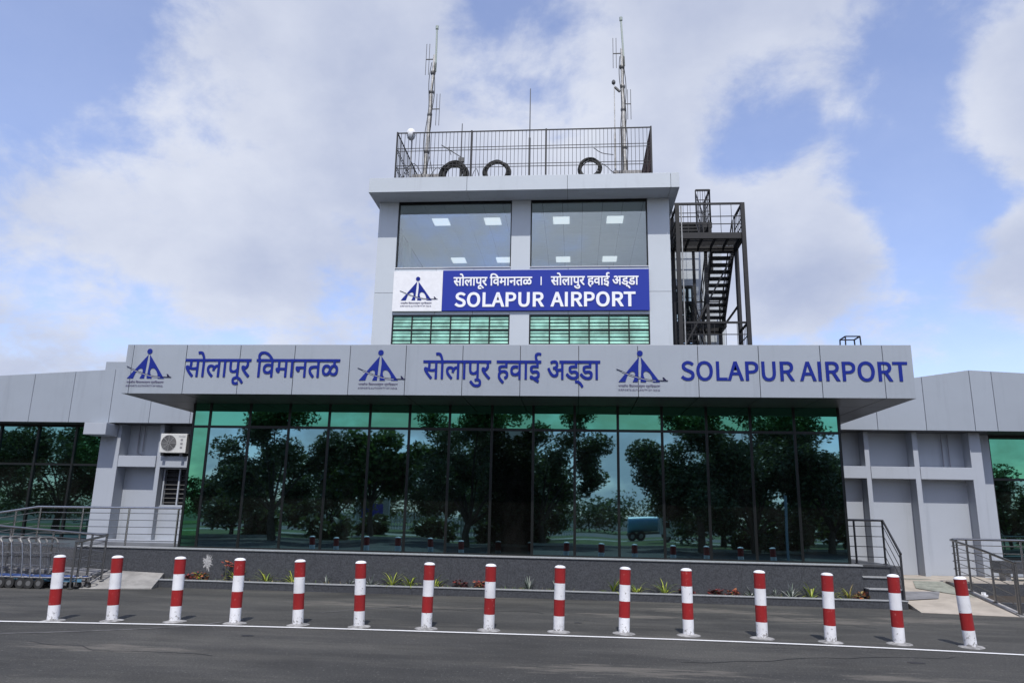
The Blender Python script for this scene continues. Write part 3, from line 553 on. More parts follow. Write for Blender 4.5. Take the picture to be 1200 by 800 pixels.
# ------------------------------------------------------------------ writing
GLYPH = {"marathi":[[[198,158,198,179,0,179,0,158,58,158,61,147,62,132,60,114,57,107,52,101,42,110,30,113,21,112,16,108,11,98,13,88,21,74,38,52,63,25,94,-3,109,12,76,42,48,73,61,80,84,74,109,72,129,73,145,76,145,0,169,0,169,158],[75,96,83,111,86,132,84,147,81,158,145,158,145,97,126,94,106,92]],[[273,158,273,179,194,179,194,158,220,158,220,0,243,0,243,158]],[[242,177,237,191,233,204,229,215,224,225,220,233,215,240,210,246,204,250,192,255,177,257,163,256,151,253,158,232,167,235,178,236,187,235,195,231,202,224,208,212,220,177]],[[414,158,414,122,412,122,400,121,389,118,379,113,370,106,350,118,327,122,306,118,296,112,288,104,283,93,281,79,283,64,289,50,294,44,299,37,305,31,311,24,342,-3,357,11,329,36,311,57,306,67,305,78,306,87,311,95,318,100,329,101,344,98,358,90,349,67,371,60,376,75,383,86,389,94,396,99,410,102,414,102,414,0,438,0,438,158,468,158,468,179,269,179,269,158]],[[542,158,542,179,463,179,463,158,489,158,489,0,512,0,512,158]],[[705,158,705,179,538,179,538,158,560,158,560,103,564,74,568,64,574,56,590,46,611,42,634,46,652,55,652,0,675,0,675,158],[652,80,635,68,624,64,613,62,601,64,592,69,587,76,584,87,584,106,584,158,652,158]],[[675,-50,663,-55,650,-56,641,-55,634,-52,628,-46,626,-37,628,-28,634,-22,643,-18,656,-16,666,-17,676,-20,685,-23,693,-29,701,-36,709,-44,717,-54,725,-65,742,-54,720,-26,714,-20,707,-14,700,-9,692,-5,683,-1,674,1,665,3,654,3,643,2,634,0,626,-3,618,-8,613,-14,608,-21,606,-28,605,-36,606,-45,608,-53,612,-60,617,-66,624,-71,632,-74,641,-76,651,-77,667,-75,683,-70]],[[779,42,749,73,774,86,783,95,791,105,796,117,797,132,796,147,793,158,823,158,823,179,701,179,701,158,769,158,773,147,774,134,773,124,769,115,762,107,753,100,743,110,731,113,722,112,717,108,712,98,714,88,722,74,740,52,767,25,799,-3,814,12]],[[918,0,942,0,942,158,971,158,971,179,940,179,934,190,931,205,934,218,943,228,949,232,956,235,965,236,974,237,1000,233,1025,222,1048,203,1071,177,1095,177,1083,194,1070,210,1056,223,1041,235,1025,245,1007,252,989,256,969,257,956,256,944,254,934,250,925,244,917,237,912,228,909,219,908,208,910,192,916,179,893,179,893,158,918,158]],[[1131,179,967,179,967,158,1078,158,1078,75,1060,60,1049,56,1035,54,1023,56,1013,61,1006,70,1004,82,1006,95,1014,105,1026,110,1042,112,1055,111,1067,109,1069,130,1061,132,1050,133,1040,133,1028,132,1016,130,1006,126,997,120,990,113,985,104,982,94,980,82,982,68,988,57,996,47,1007,40,1020,35,1034,34,1048,35,1060,38,1078,47,1078,0,1101,0,1101,158,1131,158]],[[1303,158,1303,179,1127,179,1127,158,1163,158,1163,92,1156,92,1147,91,1142,89,1138,80,1141,68,1150,56,1161,47,1173,43,1182,48,1185,53,1186,61,1186,72,1250,72,1250,0,1273,0,1273,158],[1250,92,1186,92,1186,158,1250,158]],[[1377,158,1377,179,1299,179,1299,158,1324,158,1324,0,1348,0,1348,158]],[[1373,158,1484,158,1484,106,1401,106,1393,105,1388,102,1385,97,1384,91,1385,83,1389,75,1402,60,1410,55,1417,54,1423,55,1428,58,1431,63,1432,70,1432,86,1484,86,1484,0,1507,0,1507,158,1536,158,1536,179,1373,179]],[[1700,158,1700,179,1532,179,1532,158,1647,158,1647,115,1611,115,1579,111,1568,107,1559,101,1549,88,1545,70,1547,56,1552,43,1570,20,1595,-3,1610,11,1579,41,1571,54,1569,68,1570,79,1576,86,1590,92,1616,94,1647,94,1647,0,1671,0,1671,158]],[[1843,158,1843,126,1825,119,1817,113,1809,103,1787,120,1774,125,1760,126,1746,124,1734,119,1724,111,1716,101,1711,87,1709,72,1710,64,1711,56,1713,49,1716,43,1724,32,1734,25,1745,20,1758,18,1770,20,1782,23,1792,30,1801,41,1824,25,1836,20,1851,18,1865,20,1878,25,1888,33,1895,44,1900,57,1901,72,1901,82,1899,91,1896,99,1891,106,1886,113,1880,117,1874,121,1867,124,1867,158,1919,158,1919,179,1696,179,1696,158],[1818,75,1826,89,1833,98,1841,104,1852,106,1861,104,1870,98,1876,88,1878,72,1876,57,1869,47,1859,41,1848,39,1838,40,1829,44,1811,58,1812,61],[1735,87,1742,98,1751,104,1763,106,1772,104,1781,101,1800,86,1798,83,1792,69,1785,56,1777,46,1769,41,1759,39,1749,41,1740,46,1735,57,1733,72]]],"hindi":[[[198,158,198,179,0,179,0,158,58,158,61,147,62,132,60,114,57,107,52,101,42,110,30,113,21,112,16,108,11,98,13,88,21,74,38,52,63,25,94,-3,109,12,76,42,48,73,61,80,84,74,109,72,129,73,145,76,145,0,169,0,169,158],[75,96,83,111,86,132,84,147,81,158,145,158,145,97,126,94,106,92]],[[273,158,273,179,194,179,194,158,220,158,220,0,243,0,243,158]],[[242,177,237,191,233,204,229,215,224,225,220,233,215,240,210,246,204,250,192,255,177,257,163,256,151,253,158,232,167,235,178,236,187,235,195,231,202,224,208,212,220,177]],[[414,158,414,122,412,122,400,121,389,118,379,113,370,106,350,118,327,122,306,118,296,112,288,104,283,93,281,79,283,64,289,50,294,44,299,37,305,31,311,24,342,-3,357,11,329,36,311,57,306,67,305,78,306,87,311,95,318,100,329,101,344,98,358,90,349,67,371,60,376,75,383,86,389,94,396,99,410,102,414,102,414,0,438,0,438,158,468,158,468,179,269,179,269,158]],[[542,158,542,179,463,179,463,158,489,158,489,0,512,0,512,158]],[[705,158,705,179,538,179,538,158,560,158,560,103,564,74,568,64,574,56,590,46,611,42,634,46,652,55,652,0,675,0,675,158],[652,80,635,68,624,64,613,62,601,64,592,69,587,76,584,87,584,106,584,158,652,158]],[[637,-23,649,-18,663,-16,672,-18,679,-21,684,-27,686,-35,684,-44,678,-51,669,-55,656,-56,642,-55,630,-52,619,-47,609,-39,588,-16,570,-29,579,-39,588,-48,598,-57,608,-64,618,-70,630,-74,642,-76,656,-77,667,-76,678,-74,686,-71,694,-66,700,-60,704,-53,706,-45,707,-37,706,-28,704,-21,700,-14,695,-8,689,-3,681,0,672,2,662,3,653,3,645,2,637,-1,630,-3]],[[779,42,749,73,774,86,783,95,791,105,796,117,797,132,796,147,793,158,823,158,823,179,701,179,701,158,769,158,773,147,774,134,773,124,769,115,762,107,753,100,743,110,731,113,722,112,717,108,712,98,714,88,722,74,740,52,767,25,799,-3,814,12]],[[993,1,1002,3,1009,7,1016,11,1021,16,1029,29,1031,44,1030,55,1025,64,1018,73,1007,80,1000,83,992,85,984,86,974,86,959,85,945,82,939,89,936,100,937,105,940,109,946,112,959,113,1020,113,1020,158,1050,158,1050,179,893,179,893,158,997,158,997,134,959,134,938,131,923,124,916,115,913,101,917,84,926,71,914,57,911,48,910,37,910,27,913,16,918,7,924,-3,932,-12,941,-21,952,-31,964,-41,980,-26,949,0,936,18,933,36,935,48,943,58,949,61,956,64,964,65,973,66,989,64,1000,60,1007,52,1009,43,1007,34,1002,28,985,20]],[[1209,179,1045,179,1045,158,1157,158,1157,75,1139,60,1127,56,1113,54,1101,56,1091,61,1084,70,1082,82,1084,95,1092,105,1104,110,1120,112,1133,111,1146,109,1147,130,1139,132,1128,133,1119,133,1106,132,1094,130,1084,126,1075,120,1068,113,1063,104,1060,94,1059,82,1060,68,1066,57,1074,47,1085,40,1098,35,1112,34,1126,35,1138,38,1157,47,1157,0,1179,0,1179,158,1209,158]],[[1283,158,1283,179,1205,179,1205,158,1231,158,1231,0,1254,0,1254,158]],[[1369,62,1378,59,1383,52,1385,44,1382,33,1373,25,1367,23,1360,21,1352,20,1342,20,1335,20,1320,30,1308,33,1302,32,1297,29,1293,19,1296,11,1303,5,1315,2,1330,0,1358,-16,1389,-32,1399,-11,1380,-5,1362,1,1373,3,1382,6,1389,10,1396,15,1401,21,1405,28,1407,35,1408,44,1407,53,1404,61,1400,68,1394,74,1386,78,1378,82,1369,84,1358,84,1343,83,1329,80,1321,88,1318,93,1317,100,1318,105,1321,109,1327,112,1340,113,1393,113,1393,158,1424,158,1424,179,1279,179,1279,158,1370,158,1370,134,1343,134,1320,131,1304,124,1297,115,1294,101,1296,87,1303,76,1313,65,1326,57,1341,62,1357,64]],[[1387,177,1376,196,1372,215,1374,224,1378,231,1386,236,1396,238,1408,236,1418,231,1424,250,1411,255,1394,257,1385,257,1376,255,1369,252,1362,248,1356,242,1352,236,1350,228,1349,219,1353,198,1364,177]],[[1626,81,1638,80,1652,81,1666,83,1666,0,1689,0,1689,158,1719,158,1719,179,1645,179,1645,158,1666,158,1666,104,1651,101,1635,101,1613,102,1608,108,1616,114,1622,122,1626,132,1627,142,1626,150,1624,158,1620,164,1615,170,1608,175,1600,179,1591,181,1581,182,1556,178,1537,171,1544,151,1563,159,1582,161,1590,160,1598,157,1603,151,1604,142,1602,132,1596,125,1585,120,1568,118,1570,98,1586,100,1602,84,1606,75,1607,65,1606,56,1601,49,1593,45,1583,44,1574,45,1566,48,1558,54,1551,62,1543,71,1537,82,1530,95,1524,110,1503,102,1513,82,1522,66,1531,52,1541,41,1551,33,1561,28,1573,24,1585,23,1594,24,1602,25,1610,28,1617,33,1623,38,1627,45,1629,53,1630,63]],[[1829,63,1838,59,1843,52,1845,44,1843,34,1836,27,1826,23,1811,21,1801,22,1791,24,1782,27,1773,31,1764,36,1756,42,1747,50,1739,59,1722,45,1731,36,1740,27,1750,19,1761,13,1772,7,1785,3,1798,1,1811,0,1825,1,1836,3,1846,7,1854,12,1860,19,1864,27,1867,35,1868,44,1867,53,1864,61,1860,68,1854,74,1846,78,1838,82,1829,84,1818,84,1803,83,1789,80,1781,88,1778,93,1777,100,1778,105,1781,109,1787,112,1800,113,1853,113,1853,158,1885,158,1885,179,1715,179,1715,158,1830,158,1830,134,1803,134,1780,131,1765,124,1757,115,1754,101,1756,87,1763,76,1773,65,1786,57,1801,62,1817,64]],[[1832,-34,1838,-33,1844,-32,1854,-33,1863,-35,1871,-39,1878,-43,1886,-49,1893,-57,1900,-66,1907,-77,1924,-65,1902,-38,1897,-32,1890,-27,1884,-22,1877,-19,1869,-15,1861,-13,1852,-12,1843,-11,1829,-13]],[[1995,63,2003,59,2009,52,2010,44,2008,34,2002,27,1992,23,1977,21,1967,22,1957,24,1947,27,1938,31,1930,36,1921,42,1913,50,1905,59,1887,45,1896,36,1906,27,1916,19,1927,13,1938,7,1950,3,1963,1,1977,0,1990,1,2002,3,2012,7,2020,12,2026,19,2030,27,2033,35,2034,44,2033,53,2030,61,2026,68,2020,74,2012,78,2004,82,1994,84,1984,84,1969,83,1955,80,1947,88,1944,93,1943,100,1944,105,1947,109,1953,112,1966,113,2019,113,2019,158,2050,158,2050,179,1880,179,1880,158,1995,158,1995,134,1969,134,1946,131,1930,124,1922,115,1920,101,1922,87,1929,76,1939,65,1951,57,1966,62,1983,64]],[[2124,158,2124,179,2046,179,2046,158,2072,158,2072,0,2095,0,2095,158]]],"english":[[[53,-2,64,-1,74,1,82,6,88,11,93,18,96,26,97,34,96,42,94,48,91,54,87,58,82,62,77,66,70,68,52,76,48,78,44,80,40,83,36,85,33,89,31,93,31,98,31,102,33,107,36,110,39,113,44,115,49,116,55,116,60,116,64,115,69,114,73,112,77,110,81,107,84,105,92,115,88,119,84,122,79,125,73,127,67,129,61,130,55,131,45,130,37,127,29,123,23,118,18,112,15,105,14,97,15,89,17,83,21,77,25,73,30,69,35,66,40,64,59,56,64,53,68,51,72,49,76,46,78,42,80,38,80,33,80,28,78,23,75,19,71,16,66,14,60,12,53,12,48,12,42,13,37,15,32,18,27,20,22,24,18,28,8,17,13,12,19,8,25,4,31,2,38,-1,46,-2]],[[169,-2,182,-1,194,4,204,11,213,21,219,33,223,48,224,65,223,81,219,96,213,108,204,118,194,125,182,129,169,131,156,129,144,125,134,118,126,108,120,96,116,81,114,65,116,48,120,33,126,21,134,11,144,4,156,-1],[169,12,160,13,152,17,145,23,139,30,135,40,132,52,131,65,132,78,135,89,139,98,145,106,152,112,160,115,169,116,179,115,187,112,194,106,200,98,204,89,207,78,207,65,207,52,204,40,200,30,194,23,187,17,179,13]],[[252,0,324,0,324,14,268,14,268,128,252,128]],[[330,0,346,0,359,39,406,39,418,0,435,0,391,128,373,128],[363,52,369,72,382,115,383,115,395,72,402,52]],[[453,0,470,0,470,51,491,51,502,52,512,54,521,58,528,64,534,71,537,80,538,91,537,102,534,110,528,117,521,122,512,126,502,128,490,128,453,128],[470,64,470,115,488,115,497,115,505,114,511,111,516,108,519,104,521,98,522,91,521,83,519,77,516,73,511,69,505,66,498,65,489,64]],[[610,-2,621,-1,630,1,639,6,646,14,651,24,655,37,656,53,656,128,640,128,640,53,639,41,637,31,634,24,629,18,623,15,617,13,610,12,603,13,596,15,591,18,586,24,583,31,581,41,580,53,580,128,564,128,564,53,565,37,568,24,574,14,581,6,589,1,599,-1]],[[761,0,779,0,746,56,754,58,760,62,765,66,769,71,773,77,775,84,775,92,774,103,771,111,766,118,759,123,751,126,741,128,731,128,690,128,690,0,707,0,707,54,730,54],[707,67,707,115,728,115,736,115,743,114,749,112,753,108,757,104,759,99,759,92,759,86,757,80,753,76,749,72,743,69,736,68,728,67]],[[824,0,840,0,853,39,900,39,912,0,929,0,885,128,867,128],[857,52,863,72,876,115,889,72,895,52]],[[947,0,963,0,963,128,947,128]],[[1069,0,1087,0,1055,56,1062,58,1068,62,1073,66,1078,71,1081,77,1083,84,1084,92,1082,103,1079,111,1074,118,1067,123,1059,126,1049,128,1039,128,999,128,999,0,1015,0,1015,54,1038,54],[1015,67,1015,115,1036,115,1044,115,1051,114,1057,112,1061,108,1065,104,1067,99,1067,92,1067,86,1065,80,1061,76,1057,72,1051,69,1044,68,1036,67]],[[1110,0,1126,0,1126,51,1147,51,1159,52,1169,54,1177,58,1185,64,1190,71,1193,80,1194,91,1193,102,1190,110,1184,117,1177,122,1168,126,1158,128,1146,128,1110,128],[1126,64,1126,115,1144,115,1153,115,1161,114,1167,111,1172,108,1175,104,1178,98,1178,91,1178,83,1176,77,1172,73,1168,69,1161,66,1154,65,1145,64]],[[1268,-2,1281,-1,1293,4,1303,11,1311,21,1317,33,1321,48,1323,65,1321,81,1317,96,1311,108,1303,118,1293,125,1281,129,1268,131,1255,129,1243,125,1233,118,1224,108,1218,96,1214,81,1213,65,1214,48,1218,33,1224,21,1233,11,1243,4,1255,-1],[1268,12,1258,13,1250,17,1243,23,1237,30,1233,40,1231,52,1230,65,1231,78,1233,89,1237,98,1243,106,1250,112,1258,115,1268,116,1277,115,1286,112,1293,106,1298,98,1302,89,1305,78,1306,65,1305,52,1302,40,1298,30,1293,23,1286,17,1277,13]],[[1421,0,1439,0,1407,56,1414,58,1420,62,1425,66,1429,71,1433,77,1435,84,1435,92,1434,103,1431,111,1426,118,1419,123,1411,126,1401,128,1391,128,1350,128,1350,0,1367,0,1367,54,1390,54],[1367,67,1367,115,1388,115,1396,115,1403,114,1409,112,1413,108,1417,104,1419,99,1419,92,1419,86,1417,80,1413,76,1409,72,1403,69,1396,68,1388,67]],[[1488,0,1505,0,1505,115,1543,115,1543,128,1449,128,1449,115,1488,115]]],"hindi_small":[[[24,174,13,149,26,122,60,112,63,132,39,137,33,150,37,159,49,163,67,155,71,143,73,122,73,92,64,92,51,89,47,80,50,68,59,56,70,47,81,43,91,48,95,61,95,72,153,72,153,0,176,0,176,158,206,158,206,179,115,179,115,158,153,158,153,92,95,92,95,126,92,153,84,168,69,178,50,182]],[[280,158,280,179,202,179,202,158,227,158,227,0,251,0,251,158]],[[354,42,324,73,349,86,366,105,373,132,368,158,398,158,398,179,276,179,276,158,345,158,348,147,350,134,345,115,328,100,319,110,306,113,292,108,288,98,290,88,298,74,316,52,342,25,374,-3,390,12]],[[561,158,561,179,394,179,394,158,509,158,509,115,472,115,441,111,420,101,411,88,407,70,413,43,432,20,456,-3,472,11,441,41,430,68,437,86,451,92,477,94,509,94,509,0,532,0,532,158]],[[527,177,520,193,518,211,524,230,541,237,566,223,582,179,557,179,557,158,583,158,583,0,606,0,606,158,636,158,636,179,604,179,588,224,569,249,540,257,506,245,494,215,497,196,504,177]],[[632,179,632,158,667,158,674,146,678,131,669,112,643,101,663,55,704,38,730,42,750,51,750,0,773,0,773,158,803,158,803,179],[701,128,692,158,750,158,750,79,731,64,706,58,683,65,669,86]],[[899,0,922,0,922,158,951,158,951,179,920,179,914,190,912,205,923,228,954,237,1051,177,1075,177,1021,235,949,257,905,244,888,208,890,192,896,179,873,179,873,158,899,158]],[[1111,179,947,179,947,158,1059,158,1059,75,1041,60,1015,54,993,61,984,82,994,105,1022,112,1035,111,1048,109,1049,130,1041,132,1030,133,1021,133,977,120,961,82,968,57,987,40,1014,34,1040,38,1059,47,1059,0,1082,0,1082,158,1111,158]],[[1283,158,1283,179,1107,179,1107,158,1143,158,1143,92,1136,92,1122,89,1118,80,1122,68,1130,56,1141,47,1153,43,1162,48,1167,61,1167,72,1230,72,1230,0,1253,0,1253,158],[1230,92,1167,92,1167,158,1230,158]],[[1357,158,1357,179,1279,179,1279,158,1304,158,1304,0,1328,0,1328,158]],[[1353,158,1464,158,1464,106,1381,106,1368,102,1364,91,1369,75,1383,60,1397,54,1408,58,1412,70,1412,86,1464,86,1464,0,1487,0,1487,158,1517,158,1517,179,1353,179]],[[1680,158,1680,179,1513,179,1513,158,1535,158,1535,103,1539,74,1549,56,1565,46,1586,42,1609,46,1627,55,1627,0,1650,0,1650,158],[1627,80,1610,68,1588,62,1567,69,1562,76,1559,87,1559,106,1559,158,1627,158]],[[1843,158,1843,179,1676,179,1676,158,1791,158,1791,115,1754,115,1723,111,1702,101,1693,88,1689,70,1695,43,1714,20,1738,-3,1754,11,1723,41,1712,68,1719,86,1733,92,1759,94,1791,94,1791,0,1814,0,1814,158]],[[1791,-34,1797,-33,1804,-32,1838,-43,1866,-77,1883,-65,1862,-38,1836,-19,1802,-11,1788,-13]],[[2007,158,2007,179,1839,179,1839,158,1954,158,1954,115,1918,115,1886,111,1866,101,1856,88,1852,70,1859,43,1877,20,1902,-3,1917,11,1886,41,1876,68,1883,86,1897,92,1923,94,1954,94,1954,0,1978,0,1978,158]],[[2003,158,2114,158,2114,106,2031,106,2018,102,2014,91,2019,75,2032,60,2047,54,2058,58,2062,70,2062,86,2114,86,2114,0,2137,0,2137,158,2167,158,2167,179,2003,179]],[[2405,158,2405,179,2237,179,2237,158,2260,158,2260,103,2263,74,2274,56,2289,46,2310,42,2333,46,2352,55,2352,0,2375,0,2375,158],[2352,80,2334,68,2313,62,2292,69,2287,76,2284,87,2283,106,2283,158,2352,158]],[[2352,-34,2358,-33,2364,-32,2398,-43,2427,-77,2444,-65,2423,-38,2397,-19,2363,-11,2349,-13]],[[2478,42,2448,73,2473,86,2491,105,2497,132,2492,158,2522,158,2522,179,2400,179,2400,158,2469,158,2472,147,2474,134,2469,115,2452,100,2443,110,2430,113,2416,108,2412,98,2414,88,2422,74,2440,52,2466,25,2498,-3,2514,12]],[[2596,158,2596,179,2518,179,2518,158,2543,158,2543,0,2567,0,2567,158]],[[2618,0,2641,0,2641,158,2671,158,2671,179,2640,179,2633,190,2631,205,2642,228,2673,237,2770,177,2794,177,2740,235,2669,257,2624,244,2607,208,2610,192,2615,179,2592,179,2592,158,2618,158]],[[2848,179,2777,179,2777,158,2794,158,2794,70,2776,56,2750,50,2730,55,2721,73,2730,90,2752,96,2756,96,2760,95,2762,115,2756,116,2749,116,2731,114,2716,117,2704,126,2700,140,2706,157,2719,163,2730,159,2733,151,2731,145,2727,138,2744,127,2756,152,2746,173,2720,182,2690,170,2679,142,2687,115,2709,100,2701,87,2698,72,2712,41,2748,30,2775,33,2794,43,2794,0,2818,0,2818,158,2848,158]],[[3066,179,2843,179,2843,158,2950,158,2950,75,2931,60,2909,54,2888,61,2880,84,2889,105,2915,112,2927,111,2939,109,2941,130,2928,132,2913,133,2872,120,2856,83,2864,56,2883,39,2908,34,2933,39,2950,50,2950,0,2973,0,2973,74,3005,95,3020,88,3026,68,3021,44,3009,23,3030,11,3045,40,3049,69,3037,103,3007,115,2973,100,2973,158,3066,158]],[[3140,42,3110,73,3135,86,3152,105,3159,132,3154,158,3184,158,3184,179,3062,179,3062,158,3131,158,3134,147,3136,134,3130,115,3114,100,3104,110,3092,113,3078,108,3074,98,3075,88,3084,74,3102,52,3128,25,3160,-3,3175,12]],[[3391,158,3391,179,3179,179,3179,158,3202,158,3202,101,3205,76,3212,59,3252,42,3275,46,3290,57,3298,72,3300,92,3300,158,3338,158,3338,0,3362,0,3362,158],[3239,65,3231,72,3227,84,3225,101,3225,158,3277,158,3277,101,3276,83,3272,72,3251,62]]],"english_small":[[[1,0,17,0,29,39,76,39,89,0,106,0,62,128,44,128],[33,52,40,72,53,115,66,72,72,52]],[[124,0,140,0,140,128,124,128]],[[246,0,264,0,231,56,260,92,216,128,175,128,175,0,192,0,192,54,215,54],[192,67,192,115,213,115,244,92,213,67]],[[287,0,303,0,303,51,324,51,371,91,323,128,287,128],[303,64,303,115,321,115,355,91,322,64]],[[445,-2,499,65,445,131,390,65],[445,12,407,65,445,116,483,65]],[[598,0,616,0,583,56,612,92,567,128,527,128,527,0,543,0,543,54,567,54],[543,67,543,115,565,115,596,92,565,67]],[[665,0,681,0,681,115,720,115,720,128,626,128,626,115,665,115]],[[779,-2,822,34,796,68,778,76,756,98,780,116,810,105,818,115,780,131,740,97,766,64,784,56,806,33,779,12,744,28,734,17]],[[870,0,886,0,899,39,946,39,958,0,975,0,931,128,913,128],[903,52,909,72,922,115,935,72,942,52]],[[1039,-2,1085,53,1085,128,1069,128,1069,53,1039,12,1009,53,1009,128,993,128,993,53]],[[1146,0,1162,0,1162,115,1201,115,1201,128,1107,128,1107,115,1146,115]],[[1224,0,1241,0,1241,61,1300,61,1300,0,1317,0,1317,128,1300,128,1300,75,1241,75,1241,128,1224,128]],[[1399,-2,1454,65,1399,131,1344,65],[1399,12,1361,65,1399,116,1437,65]],[[1552,0,1570,0,1538,56,1567,92,1522,128,1482,128,1482,0,1498,0,1498,54,1521,54],[1498,67,1498,115,1519,115,1551,92,1519,67]],[[1593,0,1609,0,1609,128,1593,128]],[[1671,0,1687,0,1687,115,1726,115,1726,128,1632,128,1632,115,1671,115]],[[1770,0,1786,0,1786,50,1825,128,1808,128,1791,92,1778,64,1765,92,1748,128,1731,128,1770,50]],[[1929,-2,1983,65,1929,131,1874,65],[1929,12,1890,65,1929,116,1967,65]],[[2011,0,2027,0,2027,58,2076,58,2076,71,2027,71,2027,115,2085,115,2085,128,2011,128]],[[2147,0,2163,0,2163,128,2147,128]],[[2198,0,2214,0,2214,67,2212,107,2226,81,2273,0,2290,0,2290,128,2274,128,2274,62,2276,21,2262,47,2215,128,2198,128]],[[2325,0,2358,0,2417,65,2357,128,2325,128],[2341,13,2341,115,2356,115,2401,65,2356,13]],[[2445,0,2461,0,2461,128,2445,128]],[[2480,0,2496,0,2508,39,2555,39,2568,0,2585,0,2541,128,2523,128],[2512,52,2519,72,2532,115,2545,72,2551,52]]]}
def glyph_mesh(key, x0, x1, zbase, height, y, depth, track=0.0, bold=0.0, offset=0.0, gap=0):
    """lettering facing -Y; `height` = z distance from baseline to the head line / cap height"""
    groups = GLYPH[key]; dev = key in ('marathi', 'hindi', 'hindi_small')
    capem = 0.66 if not dev else HEAD_EM
    polys = []
    order = sorted(range(len(groups)), key=lambda i: min(groups[i][0][0::2]))
    for rank, gi in enumerate(order):
        dx = rank*track*500
        if key == 'english' and rank >= 7: dx += gap
        polys.append([[(p[i]+dx, p[i+1]) for i in range(0, len(p), 2)] for p in groups[gi]])
    lo = min(q[0] for g_ in polys for q in g_[0]); hi = max(q[0] for g_ in polys for q in g_[0])
    sx = (x1-x0)/(hi-lo); cap = CAP[key]; sz = height/cap
    me_all = MB(); layer = 0
    shifts = [(0, 0)] if bold == 0 else [(-bold, -bold), (bold, -bold), (-bold, bold), (bold, bold), (0, 0)]
    for g_ in polys:
        for ox, oz in shifts:
            c = bpy.data.curves.new('glyph', 'CURVE'); c.dimensions = '2D'; c.fill_mode = 'BOTH'; c.offset = offset
            c.extrude = depth/2
            for p in g_:
                sp_n = c.splines.new('POLY'); sp_n.points.add(len(p)-1)
                for i, (px, py) in enumerate(p): sp_n.points[i].co = ((px-lo)*sx+ox, py*sz+oz, 0, 1)
                sp_n.use_cyclic_u = True
            o = bpy.data.objects.new('glyph', c); COL.objects.link(o)
            me = bpy.data.meshes.new_from_object(o.evaluated_get(bpy.context.evaluated_depsgraph_get()))
            yy = y - depth/2 - layer*0.00035; layer = (layer+1) % 12
            me_all.add([(x0+v.co.x, yy - v.co.z, zbase+v.co.y) for v in me.vertices], [list(f.vertices) for f in me.polygons])
            bpy.data.objects.remove(o); bpy.data.curves.remove(c); bpy.data.meshes.remove(me)
    return me_all
CAP = {'english': 0.2657/3.07*1535/1.0, 'english_small': 133, 'marathi': 0, 'hindi': 0, 'hindi_small': 0}
CAP['english'] = max(p[i] for g_ in GLYPH['english'] for p in g_ for i in range(1, len(p), 2)) - 6
CAP['english_small'] = CAP['english']
bar = [g_ for g_ in GLYPH['hindi'] if len(g_[0]) == 16][0][0]      # the plain vertical sign aa reaches from base line to head line
CAP['marathi'] = CAP['hindi'] = CAP['hindi_small'] = max(bar[1::2]); HEAD_EM = 1
def sign(key, words, x0, x1, zb, h, **k):
    o = glyph_mesh(key, x0, x1, zb, h, 14.397, 0.008, **k).build('sign_lettering', BLUE_LETTER)
    return tag(o, words, 'sign lettering')
sign('marathi', 'blue Devanagari lettering reading सोलापूर विमानतळ, leftmost words on the canopy', -8.06, -4.78, 4.225, 0.37, bold=0.0055)
sign('hindi', 'blue Devanagari lettering reading सोलापुर हवाई अड्डा, middle words on the canopy', -3.05, 0.49, 4.205, 0.372, bold=0.0055)
sign('english', 'blue Latin lettering reading SOLAPUR AIRPORT at the right of the canopy', 2.07, 6.31, 4.205, 0.352, track=0.003, offset=0.009)

def emblem_polys():
    u = lambda pts: [((x-502), (515-y)) for x, y in pts]
    left = u([(491, 203), (238, 515), (322, 515), (328, 492), (340, 455), (358, 420), (382, 394), (408, 382), (430, 388), (441, 408), (440, 440), (428, 476), (410, 515), (472, 515), (484, 300)])
    right = u([(513, 203), (520, 300), (505, 515), (575, 515), (560, 480), (545, 445), (541, 412), (551, 388), (572, 378), (598, 386), (622, 408), (642, 445), (653, 485), (657, 515), (740, 515)])
    dot = u([(503+35*math.cos(2*PI*i/28), 157+35*math.sin(2*PI*i/28)) for i in range(28)])
    c = [(215, 355), (280, 382), (340, 408), (410, 434), (480, 457), (540, 474), (600, 486), (690, 494), (780, 496), (836, 497)]
    streak = u([(x, y-3.5) for x, y in c] + [(x, y+3.5) for x, y in c[::-1]])
    pale = u([(x, y+5.5) for x, y in c[1:-2]] + [(x, y+11) for x, y in c[1:-2][::-1]])
    tail = u([(773, 455), (788, 458), (822, 497), (786, 497)])
    return [left, right, dot], [streak, tail], [pale]
TRAIL = mat('emblem_trail', (0.5, 0.52, 0.56), 0.6)
